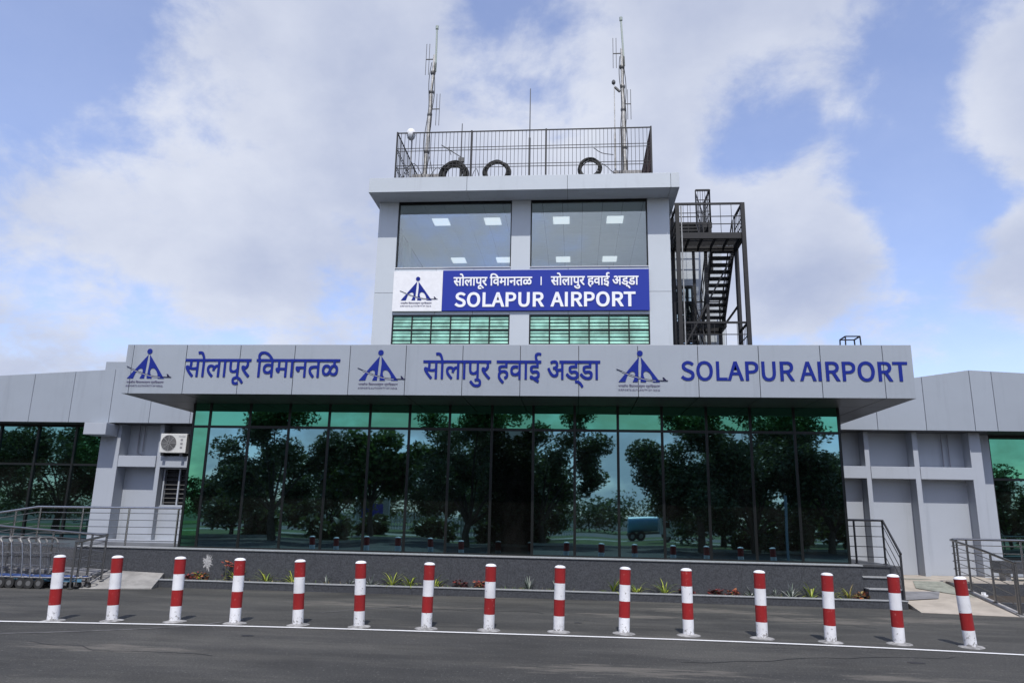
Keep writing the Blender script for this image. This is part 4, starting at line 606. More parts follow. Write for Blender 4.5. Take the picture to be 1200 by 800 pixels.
def emblem(cx, zb, k, y, words, parent=None):
    blue, dark, pale = emblem_polys()
    root = parent if parent else thing('airport_emblem', words, 'emblem', (cx, y, zb))
    if parent is None: pass
    for name, polys, m, d in (('mark', blue, BLUE_LETTER, 0.008), ('aircraft_streak', dark, mat('emblem_dark', (0.02, 0.02, 0.06), 0.7, spec=0.1), 0.012), ('trail', pale, TRAIL, 0.010)):
        mb = MB()
        for i, p in enumerate(polys):
            c = bpy.data.curves.new('e', 'CURVE'); c.dimensions = '2D'; c.fill_mode = 'BOTH'; c.extrude = d/2
            s = c.splines.new('POLY'); s.points.add(len(p)-1); s.use_cyclic_u = True
            for j, (a, b) in enumerate(p): s.points[j].co = (a*k, b*k, 0, 1)
            o = bpy.data.objects.new('e', c); COL.objects.link(o)
            me = bpy.data.meshes.new_from_object(o.evaluated_get(bpy.context.evaluated_depsgraph_get()))
            mb.add([(cx+v.co.x, y-d/2-v.co.z-i*0.0005, zb+v.co.y) for v in me.vertices], [list(f.vertices) for f in me.polygons])
            bpy.data.objects.remove(o); bpy.data.curves.remove(c); bpy.data.meshes.remove(me)
        mb.build(name, m, root)
    a = glyph_mesh('hindi_small', cx-265*k, cx+240*k, zb-62*k, 24*k, y, 0.006, bold=0.0); a.build('small_lettering', GREYTEXT, root)
    a = glyph_mesh('english_small', cx-268*k, cx+235*k, zb-108*k, 22*k, y, 0.006); a.build('small_lettering', GREYTEXT, root)
    return root
for cx, zb, w in ((-8.87, 4.185, 'blue airport authority emblem at the left end of the canopy fascia'), (-3.94, 4.165, 'blue airport authority emblem between the two Devanagari names on the canopy'), (1.27, 4.16, 'blue airport authority emblem just left of the English name on the canopy')):
    emblem(cx, zb, 0.00160, 14.397, w)

SB = thing('sign_board', 'blue and white airport name board mounted on the control tower below its windows', 'sign', (-1.55, 19.95, 7.15))
MB().box(-5.215, -3.782, 19.93, 19.993, 7.15, 8.345).build('emblem_panel', WHITE, SB, bevel=0.004)
MB().box(-3.778, 2.06, 19.93, 19.993, 7.16, 8.36).build('name_panel', BLUE, SB, bevel=0.004)
emblem(-4.50, 7.475, 0.00178, 19.928, '', SB)
for key, x0, x1, zb, h, kw in (('marathi', -3.46, -1.22, 7.90, 0.245, dict(bold=0.007)), ('hindi', -0.68, 1.76, 7.90, 0.25, dict(bold=0.007)), ('english', -3.39, 1.66, 7.285, 0.385, dict(track=0.006, offset=0.016, gap=22))):
    glyph_mesh(key, x0, x1, zb, h, 19.928, 0.012, **kw).build('lettering', LETTER_WHITE, SB)
MB().box(-0.975, -0.945, 19.915, 19.928, 7.90, 8.15).build('divider', LETTER_WHITE, SB)

# ------------------------------------------------------------------ planter, steps, ramps
PK = thing('planter', 'low dark granite planter kerb with a soil strip along the foot of the plinth', 'planter', (-1, 15.2, 0))
mb = MB(); xs = [-8.55+i*1.2 for i in range(12)] + [5.6, 6.22]
for a, b in zip(xs, xs[1:]): mb.box(a+.001, b-.001, 15.15, 15.27, 0, 0.135)
kk = mb.build('kerb', GRANITE, PK)
mb = MB(); mb.box(-8.56, 6.235, 15.135, 15.285, 0.136, 0.156); mb.build('coping', GRANITE_LIGHT, kk, bevel=0.004)
mb = MB(); mb.box(-8.54, 5.55, 15.288, 15.495, 0, 0.11); mb.build('soil', SOIL, PK)
ST = thing('granite_steps', 'short flight of dark granite steps beside the right end of the plinth', 'steps', (5.9, 15.5, 0))
for i, (y0, z1) in enumerate(((15.30, 0.345), (15.56, 0.545), (15.82, 0.735))):
    mb = MB(); mb.box(5.583, 6.215, y0, y0+0.262 if i < 2 else 15.858, 0.0 if i else 0.0, z1-0.022)
    s_ = mb.build('riser', GRANITE, ST); mb = MB(); mb.box(5.583, 6.225, y0-0.025, y0+0.235, z1-0.021, z1); mb.build('tread', GRANITE_LIGHT if i < 2 else GRANITE, s_, bevel=0.003)
PAVE = mat('beige_paving', (0.40, 0.355, 0.30), 0.8, 0, 0.16, 2.2, 0.2, 50)
PAVE_GREY = mat('grey_paving', (0.20, 0.20, 0.21), 0.8, 0, 0.2, 4)
PAVE_GREEN = mat('greenish_paving', (0.25, 0.26, 0.22), 0.8, 0, 0.25, 6)
mb = MB()
mb.hexa([(6.26, 14.72, -0.02), (7.83, 14.5, -0.02), (7.86, 17.4, -0.02), (6.47, 17.4, -0.02), (6.26, 14.72, 0.006), (7.83, 14.5, 0.006), (7.86, 17.4, 0.37), (6.47, 17.4, 0.37)])
structure(mb.build('ramp_paving', PAVE))
mb = MB(); mb.box(6.47, 16, 17.402, 19.13, -0.02, 0.37); mb.box(7.97, 16, 17.02, 17.40, 0.3, 0.37); structure(mb.build('landing_paving', PAVE))
def rz(y): return 0.006+(y-14.65)/(17.4-14.65)*0.364
for poly, m in (([(6.36, 15.55), (7.05, 15.75), (7.35, 16.35), (6.42, 16.25)], PAVE_GREY), ([(7.0, 16.6), (7.83, 15.9), (7.85, 17.3), (7.25, 17.3)], PAVE_GREEN)):
    mb = MB(); mb.add([(x, y, rz(y)+0.012) for x, y in poly], [(0, 1, 2, 3)]); structure(mb.build('paving_band', m))
mb = MB(); mb.add([(6.6, 17.75, 0.375), (7.5, 17.6, 0.375), (7.9, 17.85, 0.375), (6.8, 18.0, 0.375)], [(0, 1, 2, 3)]); structure(mb.build('paving_band', PAVE_GREEN))
RK = thing('ramp_kerb', 'pale stone kerb edging the right ramp under the handrail', 'kerb', (7.9, 15.7, 0))
MB().hexa([(7.845, 14.52, 0), (7.965, 14.5, 0), (7.965, 17.0, 0), (7.868, 17.0, 0), (7.845, 14.52, 0.03), (7.965, 14.5, 0.03), (7.965, 17.0, 0.375), (7.868, 17.0, 0.375)]).build('kerb', CONCRETE, RK)
LW_ = thing('landing_wall', 'dark granite retaining wall of the landing behind the right handrail', 'wall', (10, 17, 0))
MB().box(7.97, 16, 16.98, 17.018, 0, 0.372).build('facing', GRANITE, LW_)
BL = thing('granite_block', 'low grey granite bench wall below the right wing window', 'wall', (11.6, 18, 0.37))
MB().box(9.38, 14, 17.85, 18.3, 0.53, 0.79).build('slab', GRANITE, BL, bevel=0.008)
b_ = MB(); b_.box(9.5, 9.62, 17.95, 18.2, 0.37, 0.529); b_.box(11.2, 11.32, 17.95, 18.2, 0.37, 0.529); b_.build('pier', GRANITE_LIGHT, BL)
mb = MB(); mb.hexa([(-9.72, 14.42, -0.02), (-8.40, 14.76, -0.02), (-8.575, 15.47, -0.02), (-9.78, 15.47, -0.02), (-9.72, 14.42, 0.006), (-8.40, 14.76, 0.02), (-8.575, 15.47, 0.25), (-9.78, 15.47, 0.28)])
structure(mb.build('ramp_paving', mat('dusty_paving', (0.27, 0.26, 0.245), 0.85, 0, 0.25, 2.5)))
mb = MB(); mb.hexa([(-16, 15.02, 0), (-9.8, 15.02, 0), (-9.8, 15.47, 0), (-16, 15.47, 0), (-16, 15.02, 0.5), (-9.8, 15.02, 0.24), (-9.8, 15.47, 0.29), (-16, 15.47, 0.5)]); structure(mb.build('ramp_paving', PAVE_GREY))

# ------------------------------------------------------------------ railings
def railing(name, label, path, h=0.86, nrail=4, posts=None, top_r=0.024, rail_r=0.008, post_r=0.021, m=None, group=None):
    """path: floor points (x, y, z); posts: list of fractions along each span"""
    m = m or STAINLESS
    r = thing(name, label, 'railing', path[0], group)
    P = [Vector(p) for p in path]
    MB().tube([p+Vector((0, 0, h)) for p in P], top_r, 10).build('top_rail', m, r, smooth=True)
    for k in range(nrail):
        z = h*(0.16+0.70*k/(nrail-1)); MB().tube([p+Vector((0, 0, z)) for p in P], rail_r, 6).build('mid_rail', m, r, smooth=True)
    for i, t in posts:
        p = P[i].lerp(P[min(i+1, len(P)-1)], t)
        b = MB().tube([p, p+Vector((0, 0, h-0.02))], post_r, 8); b.lathe([(0.05, 0), (0.05, 0.012)], p, 12); b.build('post', m, r, smooth=True)
    return r
railing('handrail', 'stainless handrail along the left platform in front of the louvre window', [(-15.5, 15.93, 0.25), (-13.2, 15.93, 0.50), (-11.95, 15.95, 0.705), (-8.62, 15.97, 0.735)], 0.84, 5,
        [(0, .2), (0, .7), (1, .12), (1, .6), (2, .02), (2, .32), (2, .64), (2, .98)])
railing('handrail', 'stainless handrail with a squared end behind the parked luggage trolleys', [(-14.5, 15.0, 0.55), (-11.95, 14.95, 0.28), (-9.52, 14.85, 0.15), (-9.80, 14.28, 0.02)], 0.86, 4,
        [(0, .5), (1, 0.1), (1, .5), (1, .86), (2, .03), (2, .5), (2, .8), (2, .98)], m=mat('dull_steel', (0.30, 0.29, 0.28), 0.3, 1.0))
DARKSTEEL = mat('dark_railing', (0.10, 0.10, 0.105), 0.35, 0.8)
railing('handrail', 'dark sloping handrail on the right side of the granite steps', [(5.62, 16.55, 0.735), (6.44, 16.55, 0.735), (6.20, 15.22, 0.12)], 0.88, 4, [(0, .28), (0, .985), (1, .98)], m=DARKSTEEL)
railing('handrail', 'stainless handrail curving from the right ramp onto the landing', [(7.90, 14.56, 0.03), (7.91, 15.6, 0.20), (7.91, 16.72, 0.35)] + [(8.16-.25*math.cos(a), 16.80+.25*math.sin(a), 0.36+.02*a/1.57) for a in [PI/2*i/8 for i in range(9)]] + [(16, 17.06, 0.38)], 0.88, 5,
        [(0, 0), (0, 0.07), (0, .78), (1, .55), (2, .5), (10, .0), (11, .02), (11, .16), (11, .3), (11, .44), (11, .58), (11, .72), (11, .86), (11, 1)], m=mat('grey_steel', (0.33, 0.32, 0.31), 0.27, 1.0))
bd = MB(); bd.box(7.97, 16, 15.35, 16.975, 0, 0.14); bed = thing('raised_bed', 'dark bare earth bed between the right ramp kerb and the granite wall', 'planting bed', (10, 16, 0)); bd.build('earth', SOIL, bed); MB().box(7.97, 16, 15.25, 15.348, 0, 0.16).build('kerb', GRANITE, bed)
rg = MB()
pts = [(8.36+0.085*math.cos(a)*random.uniform(.6, 1.2), 16.7+0.06*math.sin(a)*random.uniform(.6, 1.2)) for a in [2*PI*i/11 for i in range(11)]]
rg.prism_xy(pts, 0.13, 0.175); rg.prism_xy([(8.36+(x-8.36)*.6, 16.7+(y-16.7)*.6) for x, y in pts], 0.17, 0.22)
tag(rg.build('crumpled_rag', WHITE, None), 'small crumpled white rag lying inside the right handrail', 'litter')

# ------------------------------------------------------------------ bollards
BOL = [(-7.361, 10.477, -.034), (-6.599, 10.655, -.04), (-5.722, 10.773, -.024), (-4.844, 10.803, -.012), (-3.933, 10.843, -.037), (-3.052, 10.877, -.03), (-2.096, 10.929, .009), (-1.211, 10.967, .009),
       (-0.229, 11.026, .016), (0.682, 11.071, .03), (1.577, 11.114, -.006), (2.568, 11.068, .007), (3.436, 10.934, .015), (4.348, 10.988, -.003), (5.225, 10.903, -.049)]
ORD = ['leftmost', 'second', 'third', 'fourth', 'fifth', 'sixth', 'seventh', 'eighth', 'ninth', 'tenth', 'eleventh', 'twelfth', 'thirteenth', 'fourteenth', 'rightmost']
def painted(name, col, chips=(0.30, 0.29, 0.28)):
    m = mat(name, col, 0.5); t = m.node_tree; p = t.nodes['Principled BSDF']; k = t.links.new
    tcn = N(t, 'ShaderNodeTexCoord'); oi = N(t, 'ShaderNodeObjectInfo'); av = N(t, 'ShaderNodeVectorMath', operation='ADD'); k(tcn.outputs['Object'], av.inputs[0])
    cb = N(t, 'ShaderNodeCombineXYZ'); k(math_node(t, 'MULTIPLY', oi.outputs['Random'], 50), cb.inputs[0]); k(cb.outputs[0], av.inputs[1])
    n = N(t, 'ShaderNodeTexNoise'); n.inputs['Scale'].default_value = 22; n.inputs['Detail'].default_value = 7; n.inputs['Roughness'].default_value = 0.7; k(av.outputs[0], n.inputs['Vector'])
    sp_ = N(t, 'ShaderNodeSeparateXYZ'); k(tcn.outputs['Object'], sp_.inputs[0])
    low = math_node(t, 'MULTIPLY', math_node(t, 'SUBTRACT', 0.17, sp_.outputs[2], True), 0.9)      # splashed dirt near the road
    mx = N(t, 'ShaderNodeMix', data_type='RGBA'); k(ramp01(t, math_node(t, 'ADD', n.outputs[0], low), 0.60, 0.70), mx.inputs[0])
    mx.inputs[6].default_value = (*col, 1); mx.inputs[7].default_value = (*chips, 1)
    n2_ = N(t, 'ShaderNodeTexNoise'); n2_.inputs['Scale'].default_value = 5; n2_.inputs['Detail'].default_value = 4; k(av.outputs[0], n2_.inputs['Vector'])
    hs = N(t, 'ShaderNodeMix', data_type='RGBA', blend_type='MULTIPLY'); hs.inputs[0].default_value = 0.5
    k(mx.outputs[2], hs.inputs[6]); g2 = N(t, 'ShaderNodeCombineColor'); [k(math_node(t, 'ADD', n2_.outputs[0], math_node(t, 'ADD', 0.25, math_node(t, 'MULTIPLY', oi.outputs['Random'], 0.35))), g2.inputs[i]) for i in range(3)]; k(g2.outputs[0], hs.inputs[7])
    k(hs.outputs[2], p.inputs['Base Color']); return m
BW, BR = painted('bollard_white', (0.80, 0.80, 0.82)), painted('bollard_red', (0.30, 0.012, 0.013), (0.5, 0.16, 0.15))
bol = thing('bollard', '', 'bollard', (0, 0, 0), 'striped bollards along the road line')
R_ = 0.077
MB().lathe([(R_, 0), (R_, 0.215), (R_, 0.435), (R_, 0.655), (R_, 0.866)], n=28, mats=[0, 1, 0, 1]).build('post', [BW, BR], bol, smooth=True)
MB().lathe([(R_+.002, 0.864), (R_+.002, 0.870), (R_*.86, 0.886), (R_*.5, 0.896), (0.004, 0.899)], n=28).build('cap', BW, bol, smooth=True)
MB().lathe([(0.165, 0.0), (0.155, 0.007), (0.115, 0.013), (0.08, 0.022)], n=26).build('footing', mat('mortar', (0.27, 0.265, 0.26), 0.95, 0, 0.45, 12, 0.8, 25), bol, smooth=True)
fo = bol.children[2]
for v in fo.data.vertices:
    a = math.atan2(v.co.y, v.co.x); k_ = 1+0.16*math.sin(2*a+1)+0.10*math.sin(3*a)+0.06*math.sin(7*a+2)
    if math.hypot(v.co.x, v.co.y) > 0.09: v.co.x *= k_*1.12; v.co.y *= k_*0.85
WHERE = {0: 'in front of the luggage trolleys', 1: 'in front of the left beige ramp', 2: 'in front of the red flowers', 13: 'in front of the granite steps', 14: 'in front of the right ramp'}
for i, (x, y, lean) in enumerate(BOL):
    b = bol if i == 0 else copy_tree(bol)
    b.location = (x, y, 0); b.rotation_euler = (random.uniform(-.008, .008), lean/0.88, 0)
    b['label'] = 'red and white bollard, %s of the row%s' % (ORD[i] if i in (0, 14) else ORD[i]+' from the left', ', '+WHERE[i] if i in WHERE else '')
    if i in (1, 2, 13): b['label'] = 'striped bollard %s, %s of the row' % (WHERE[i], ORD[i]+' from the left')
    for ch in b.children:
        if ch.name.startswith('footing'): ch.rotation_euler.z = random.uniform(0, 6.28)

# ------------------------------------------------------------------ luggage trolleys
TRB = mat('trolley_blue', (0.045, 0.09, 0.26), 0.5); TRL = mat('trolley_light_blue', (0.09, 0.21, 0.31), 0.5)
tr = thing('luggage_trolley', '', 'luggage trolley', (0, 0, 0), 'nested luggage trolleys')
f = MB(); r_ = 0.013
for s in (-1, 1):
    f.tube([(-.42, s*.26, .10), (-.44, s*.26, .22), (-.50, s*.25, .62), (-.55, s*.25, .86)], r_, 8)
    f.tube([(-.44, s*.26, .20), (0, s*.19, .205), (.44, s*.10, .215), (.50, s*.06, .235)], r_, 8)
    f.tube([(-.40, s*.20, .19), (.40, s*.07, .20)], .008, 6)
f.tube([(.50, -.06, .235), (.52, 0, .24), (.50, .06, .235)], r_, 8)
for x, w in ((-.42, .26), (-.1, .205), (.2, .15)): f.tube([(x, -w, .195), (x, w, .195)], .009, 6)
f.tube([(-.495, -.25, .58), (-.495, .25, .58)], .009, 6); f.tube([(-.465, -.255, .38), (-.465, .255, .38)], .009, 6)
f.tube([(-.42, -.27, .10), (-.42, .27, .10)], .011, 6); f.tube([(.40, 0, .2), (.40, 0, .11)], .012, 6)
for i in range(7): f.tube([(-.47+.0, -.2+i*.4/6, .38), (-.505, -.2+i*.4/6, .66)], .004, 5)
f.build('frame', CHROME, tr, smooth=True)
h = MB(); h.tube(curve_pts([(-.55, -.25, .85), (-.60, -.24, .915), (-.64, -.16, .945), (-.65, 0, .95), (-.64, .16, .945), (-.60, .24, .915), (-.55, .25, .85)], 24), .019, 8)
h.build('handle', mat('trolley_grip', (0.22, 0.215, 0.21), 0.45, 0.2), tr, smooth=True)
b = MB()
for z, d in ((.66, .20), (.84, .24)): b.tube([(-.51, -.23, z), (-.51+d, -.21, z), (-.51+d, .21, z), (-.51, .23, z)], .006, 6, closed=True)
for i in range(7): b.tube([(-.51+.22, -.21+i*.07, .66), (-.51+.24, -.21+i*.07, .84)], .003, 5); b.tube([(-.51, -.21+i*.07, .66), (-.31, -.21+i*.07, .66)], .003, 5)
for i in range(3):
    for s in (-1, 1): b.tube([(-.50+.08*i, s*.22, .66), (-.50+.085*i, s*.22, .84)], .003, 5)
b.build('basket', CHROME, tr)
t_ = MB()
for k in range(3): t_.hexa([(-.38, -.19+k*.13, .215), (-.38, -.08+k*.13, .215), (.38, -.035+k*.025, .222), (.38, -.055+k*.025, .222), (-.38, -.19+k*.13, .232), (-.38, -.08+k*.13, .232), (.38, -.035+k*.025, .239), (.38, -.055+k*.025, .239)])
t_.build('tray', TRB, tr)
a_ = MB(); a_.hexa([(.12, -.172, .13), (.34, -.12, .13), (.34, -.115, .13), (.12, -.167, .13), (.12, -.172, .19), (.34, -.12, .19), (.34, -.115, .19), (.12, -.167, .19)]); a_.build('side_plate', TRL, tr)
HUBM = mat('wheel_hub', (0.12, 0.12, 0.12), 0.6)
def wheel(c, r, w):
    m = MB(); n = 18
    m.tube([(c[0], c[1]-w/2, c[2]), (c[0], c[1]+w/2, c[2])], r, n); o = m.build('wheel', RUBBER, tr)
    m = MB(); m.tube([(c[0], c[1]-w/2-.004, c[2]), (c[0], c[1]+w/2+.004, c[2])], r*.5, n); m.build('hub', HUBM, o)
for c in ((-.42, -.29, .10), (-.42, .29, .10)): wheel(c, .10, .034)
wheel((.40, 0, .065), .065, .03)
for i in range(8):
    t = tr if i == 0 else copy_tree(tr)
    t.location = (-9.98-0.2*i+random.uniform(-.03, .03), 14.52+random.uniform(-.012, .012), 0); t.rotation_euler.z = random.uniform(-.03, .03)
    t['label'] = 'chrome luggage trolley with blue tray, ' + ('foremost of the nested row' if i == 0 else 'last of the nested row at the left' if i == 7 else '%s from the front of the nested row' % ORD[i])
    for ch in t.children: ch.location.z += 0.0
p_ = MB().box(-11.62, -11.55, 14.3, 14.38, 0.60, 0.74)
tag(p_.build('red_tag', mat('red_plastic', (0.5, 0.02, 0.03), 0.4), None, bevel=0.01), 'small red plastic token box on the rearmost luggage trolleys', 'token box')

# ------------------------------------------------------------------ planter plants
def blade(mb, base, ang, length, width, lift, mi=0, n=6, droop=1.6):
    """one arching strap leaf"""
    vs = []; d = Vector((math.cos(ang), math.sin(ang), 0)); sd = Vector((-math.sin(ang), math.cos(ang), 0)); p = Vector(base); e = lift
    for i in range(n+1):
        t = i/n; w = width*(0.55+0.9*t if t < .4 else 0.91*(1-((t-.4)/.6)**1.7))*0.5+0.0008
        vs += [tuple(p-sd*w), tuple(p+sd*w)]
        p = p + (d*math.cos(e)+Vector((0, 0, math.sin(e))))*(length/n); e -= droop/n*(0.4+t)
    mb.add(vs, [(2*i, 2*i+1, 2*i+3, 2*i+2) for i in range(n)], mi)
def leafy(mb, c, r, h, n, size, rnd, nm):
    for i in range(n):
        a = rnd.uniform(0, 2*PI); q = rnd.random()**.6; z = rnd.uniform(.15, 1)*h
        p = Vector((c[0]+math.cos(a)*q*r, c[1]+math.sin(a)*q*r*.7, c[2]+z)); s = size*rnd.uniform(.7, 1.2)
        d = Vector((math.cos(a), math.sin(a), rnd.uniform(-.4, .6))).normalized(); u = d.cross(Vector((rnd.uniform(-.4, .4), rnd.uniform(-.4, .4), 1))).normalized()
        mb.add([p, p+d*s*.5+u*s*.32, p+d*s, p+d*s*.5-u*s*.32], [(0, 1, 2, 3)], rnd.randrange(nm))
def leafmat(name, c, tr=0.25, var=0.3):
    m = mat(name, c, 0.5, 0, var, 9); p = m.node_tree.nodes['Principled BSDF']; p.inputs['Subsurface Weight'].default_value = 0.0
    return m
YG1, YG2 = leafmat('leaf_yellow_green', (0.33, 0.38, 0.05)), leafmat('leaf_green', (0.13, 0.22, 0.035))
SIL1, SIL2 = leafmat('leaf_silver', (0.36, 0.38, 0.36)), leafmat('leaf_grey_green', (0.10, 0.13, 0.10))
RED1, RED2, ORG = leafmat('leaf_red', (0.22, 0.04, 0.035)), leafmat('leaf_maroon', (0.09, 0.02, 0.022)), leafmat('leaf_orange', (0.36, 0.12, 0.05))
DRY = leafmat('leaf_dry', (0.36, 0.27, 0.10)); BRN = leafmat('leaf_bronze', (0.20, 0.11, 0.045)); STEMM = leafmat('stem', (0.10, 0.10, 0.04))
def plant(kind, px, label, k=1.0, seed=0):
    rnd = random.Random(seed); c = (px, 15.385+rnd.uniform(-.03, .03), 0.105)
    mb = MB()
    if kind == 'spider':
        for i in range(26): blade(mb, c, rnd.uniform(0, 2*PI), rnd.uniform(.22, .36)*k, .020, rnd.uniform(.45, 1.4), 0 if rnd.random() < .72 else 1, 7, rnd.uniform(.9, 2.0))
        mats, nm, cat = [YG1, YG2], 'spider_plant', 'plant'
    elif kind == 'silver':
        for i in range(18): blade(mb, c, rnd.uniform(0, 2*PI), rnd.uniform(.13, .24)*k, .026, rnd.uniform(.35, 1.4), rnd.randrange(2), 5, .5)
        mats, nm, cat = [SIL1, SIL2], 'rosette_plant', 'plant'
    elif kind == 'dark':
        for i in range(18): blade(mb, c, rnd.uniform(0, 2*PI), rnd.uniform(.15, .30)*k, .022, rnd.uniform(.5, 1.4), 1 if rnd.random() < .7 else 0, 5, .7)
        mats, nm, cat = [SIL1, SIL2], 'rosette_plant', 'plant'
    elif kind == 'dry':
        for i in range(22): blade(mb, c, rnd.uniform(0, 2*PI), rnd.uniform(.18, .36)*k, .016, rnd.uniform(.5, 1.4), 0 if rnd.random() < .6 else 1, 7, rnd.uniform(1, 2.2))
        mats, nm, cat = [DRY, YG1], 'spider_plant', 'plant'
    else:
        mats = {'coleus': [ORG, RED1, YG1], 'red': [RED1, ORG, RED2], 'maroon': [RED2, RED1, RED2], 'bronze': [BRN, ORG, RED2, DRY]}[kind]
        leafy(mb, c, .15*k, .20*k, 70, .085, rnd, len(mats)); nm, cat = 'coleus_plant', 'plant'
    r = thing(nm, label, cat, c, 'planter plants')
    mb.build('leaves', mats, r)
    MB().tube([(c[0], c[1], c[2]-.02), (c[0], c[1], c[2]+(.06 if kind in ('spider', 'silver', 'dark', 'dry') else .17*k))], .008, 5).build('stem', STEMM, r)
    return r
PLANTS = [('maroon', -8.0, 'dark red leafy plant at the left end of the planter, beside the third bollard', .8), ('coleus', -7.75, 'orange and yellow leafy plant right of the third bollard', 1.15),
 ('spider', -6.95, 'yellow green arching plant just left of the fourth bollard', 1), ('spider', -6.33, 'yellow green arching plant just right of the fourth bollard', 1), ('spider', -5.77, 'yellow green arching plant, second one right of the fourth bollard', 1.05),
 ('silver', -5.05, 'small silvery rosette just right of the fifth bollard', .9), ('silver', -4.55, 'small silvery rosette midway between the fifth and sixth bollards', .9), ('silver', -4.12, 'silvery rosette just left of the sixth bollard', 1.1),
 ('spider', -3.68, 'yellow green arching plant just right of the sixth bollard', 1.05), ('spider', -3.32, 'yellow green arching plant midway between the sixth and seventh bollards', 1), ('spider', -2.82, 'yellow green arching plant just left of the seventh bollard', .95),
 ('maroon', -2.30, 'dark maroon leafy plant just right of the seventh bollard', 1), ('red', -1.87, 'bright red leafy plant left of the eighth bollard', 1), ('dark', -0.92, 'dark grey green spiky plant right of the eighth bollard', 1.1),
 ('dark', -0.36, 'small dark spiky plant left of the ninth bollard', .8), ('spider', 0.75, 'yellow green arching plant midway between the ninth and tenth bollards', 1.05), ('spider', 1.22, 'yellow green arching plant just left of the tenth bollard', .95),
 ('spider', 1.75, 'yellow green arching plant just right of the tenth bollard', 1.1), ('maroon', 2.18, 'maroon and grey leafy plant just left of the eleventh bollard', .85), ('maroon', 2.74, 'maroon leafy plant just right of the eleventh bollard', .8),
 ('red', 3.05, 'reddish leafy plant midway between the eleventh and twelfth bollards', .85), ('dark', 3.40, 'small grey spiky plant left of the twelfth bollard', .85), ('silver', 3.86, 'silvery spiky plant right behind the twelfth bollard', .9),
 ('silver', 4.15, 'large silvery rosette right of the twelfth bollard', 1.35), ('spider', 4.55, 'yellow green arching plant right of the large silvery rosette', 1.1), ('spider', 4.93, 'yellow green arching plant left of the thirteenth bollard', 1.1),
 ('dry', 5.24, 'half dried straw coloured arching plant right of the thirteenth bollard', 1), ('bronze', 5.46, 'bronze brown leafy plant at the right end of the planter', 1)]
for i, (k, x, l, s) in enumerate(PLANTS): plant(k, x, l, s*(1.15 if k in ('spider', 'silver', 'dark', 'dry') else .8), 100+i)
wd = MB(); rnd = random.Random(77)
for i in range(420):
    x = rnd.uniform(-8.5, 5.5); c = (x, rnd.uniform(15.30, 15.48), .105)
    if math.sin(x*3.1)+math.sin(x*1.3+1) > rnd.uniform(-1, 1.6): continue
    for q in range(3): blade(wd, c, rnd.uniform(0, 2*PI), rnd.uniform(.04, .11), .008, rnd.uniform(.5, 1.5), rnd.randrange(3), 3, .8)
w_ = tag(wd.build('weeds', [YG2, DRY, SIL2], None), 'low sparse weeds growing between the plants in the planter soil', 'weeds'); w_['kind'] = 'stuff'
r = thing('flowering_plant', 'tall thin plant with red orange flowers in the planter left of the fourth bollard', 'plant', (-7.22, 15.39, .1), 'planter plants')
MB().tube([(-7.22, 15.39, .1), (-7.20, 15.39, .3), (-7.19, 15.4, .46)], .007, 5).build('stem', STEMM, r)
mb = MB(); leafy(mb, (-7.19, 15.4, .38), .08, .14, 26, .075, random.Random(5), 2); mb.build('flowers', [ORG, RED1], r)
mb = MB(); leafy(mb, (-7.2, 15.4, .11), .06, .16, 12, .06, random.Random(6), 2); mb.build('leaves', [YG2, RED2], r)
SPLASH = mat('dried_splash', (0.34, 0.34, 0.34), 0.8, 0, 0.5, 30)
mb = MB(); rnd = random.Random(9); ol = []
for i in range(44):
    t = 2*PI*i/44; k_ = rnd.uniform(.45, 1.25); ol.append((-7.66+.11*k_*math.cos(t), .49+.17*k_*math.sin(t)))
mb.prism_xz(ol, 15.4965, 15.499)
mb.build('mortar_splash', SPLASH, PL)

# ------------------------------------------------------------------ air conditioner, roof stand
AC = thing('air_conditioner', 'white outdoor air conditioner unit sitting on the left wing beam', 'air conditioner', (-10.5, 18.75, 2.9))
MB().box(-10.86, -10.14, 18.62, 18.93, 2.975, 3.475).build('casing', mat('ac_white', (0.62, 0.62, 0.60), 0.5, 0, 0.06, 5), AC, bevel=0.012)
fc = MB(); fc.tube([(-10.62, 18.618, 3.23), (-10.62, 18.6195, 3.23)], 0.205, 32); fg = fc.build('fan_opening', mat('fan_dark', (0.05, 0.05, 0.055), 0.6), AC)
fc = MB()
for k in range(8): fc.tube([(-10.62+(0.03+k*0.025)*math.cos(a), 18.610, 3.23+(0.03+k*0.025)*math.sin(a)) for a in [2*PI*i/28 for i in range(28)]], 0.0032, 5, closed=True)
for k in range(8): a = k*PI/4; fc.tube([(-10.62+.02*math.cos(a), 18.608, 3.23+.02*math.sin(a)), (-10.62+.21*math.cos(a), 18.608, 3.23+.21*math.sin(a))], .004, 5)
fc.build('fan_grille', mat('grille_grey', (0.4, 0.4, 0.4), 0.5), fg)
fc = MB()
for i in range(3): fc.box(-10.30, -10.24, 18.614, 18.6195, 3.09+i*.1, 3.14+i*.1)
fc.box(-10.36, -10.18, 18.614, 18.6195, 3.395, 3.41); fc.build('badge', mat('ac_mark', (0.25, 0.25, 0.26), 0.5), AC)
fc = MB(); fc.box(-10.8, -10.72, 18.60, 18.95, 2.902, 2.974); fc.box(-10.28, -10.2, 18.60, 18.95, 2.902, 2.974); fc.build('bracket', STEEL_BLACK, AC)
ms = thing('metal_stand', 'small black angle iron stand on the canopy roof near its right end', 'stand', (6.3, 16.9, 4.89))
x0, x1, ya, yb, z0, z1 = 6.10, 6.48, 16.9, 17.25, 4.905, 5.68
for x in (x0, x1):
    for y in (ya, yb): MB().bar((x, y, z0), (x+(0.03 if x == x0 else -.03), y, z1), .025).build('leg', STEEL_BLACK, ms)
m_ = MB()
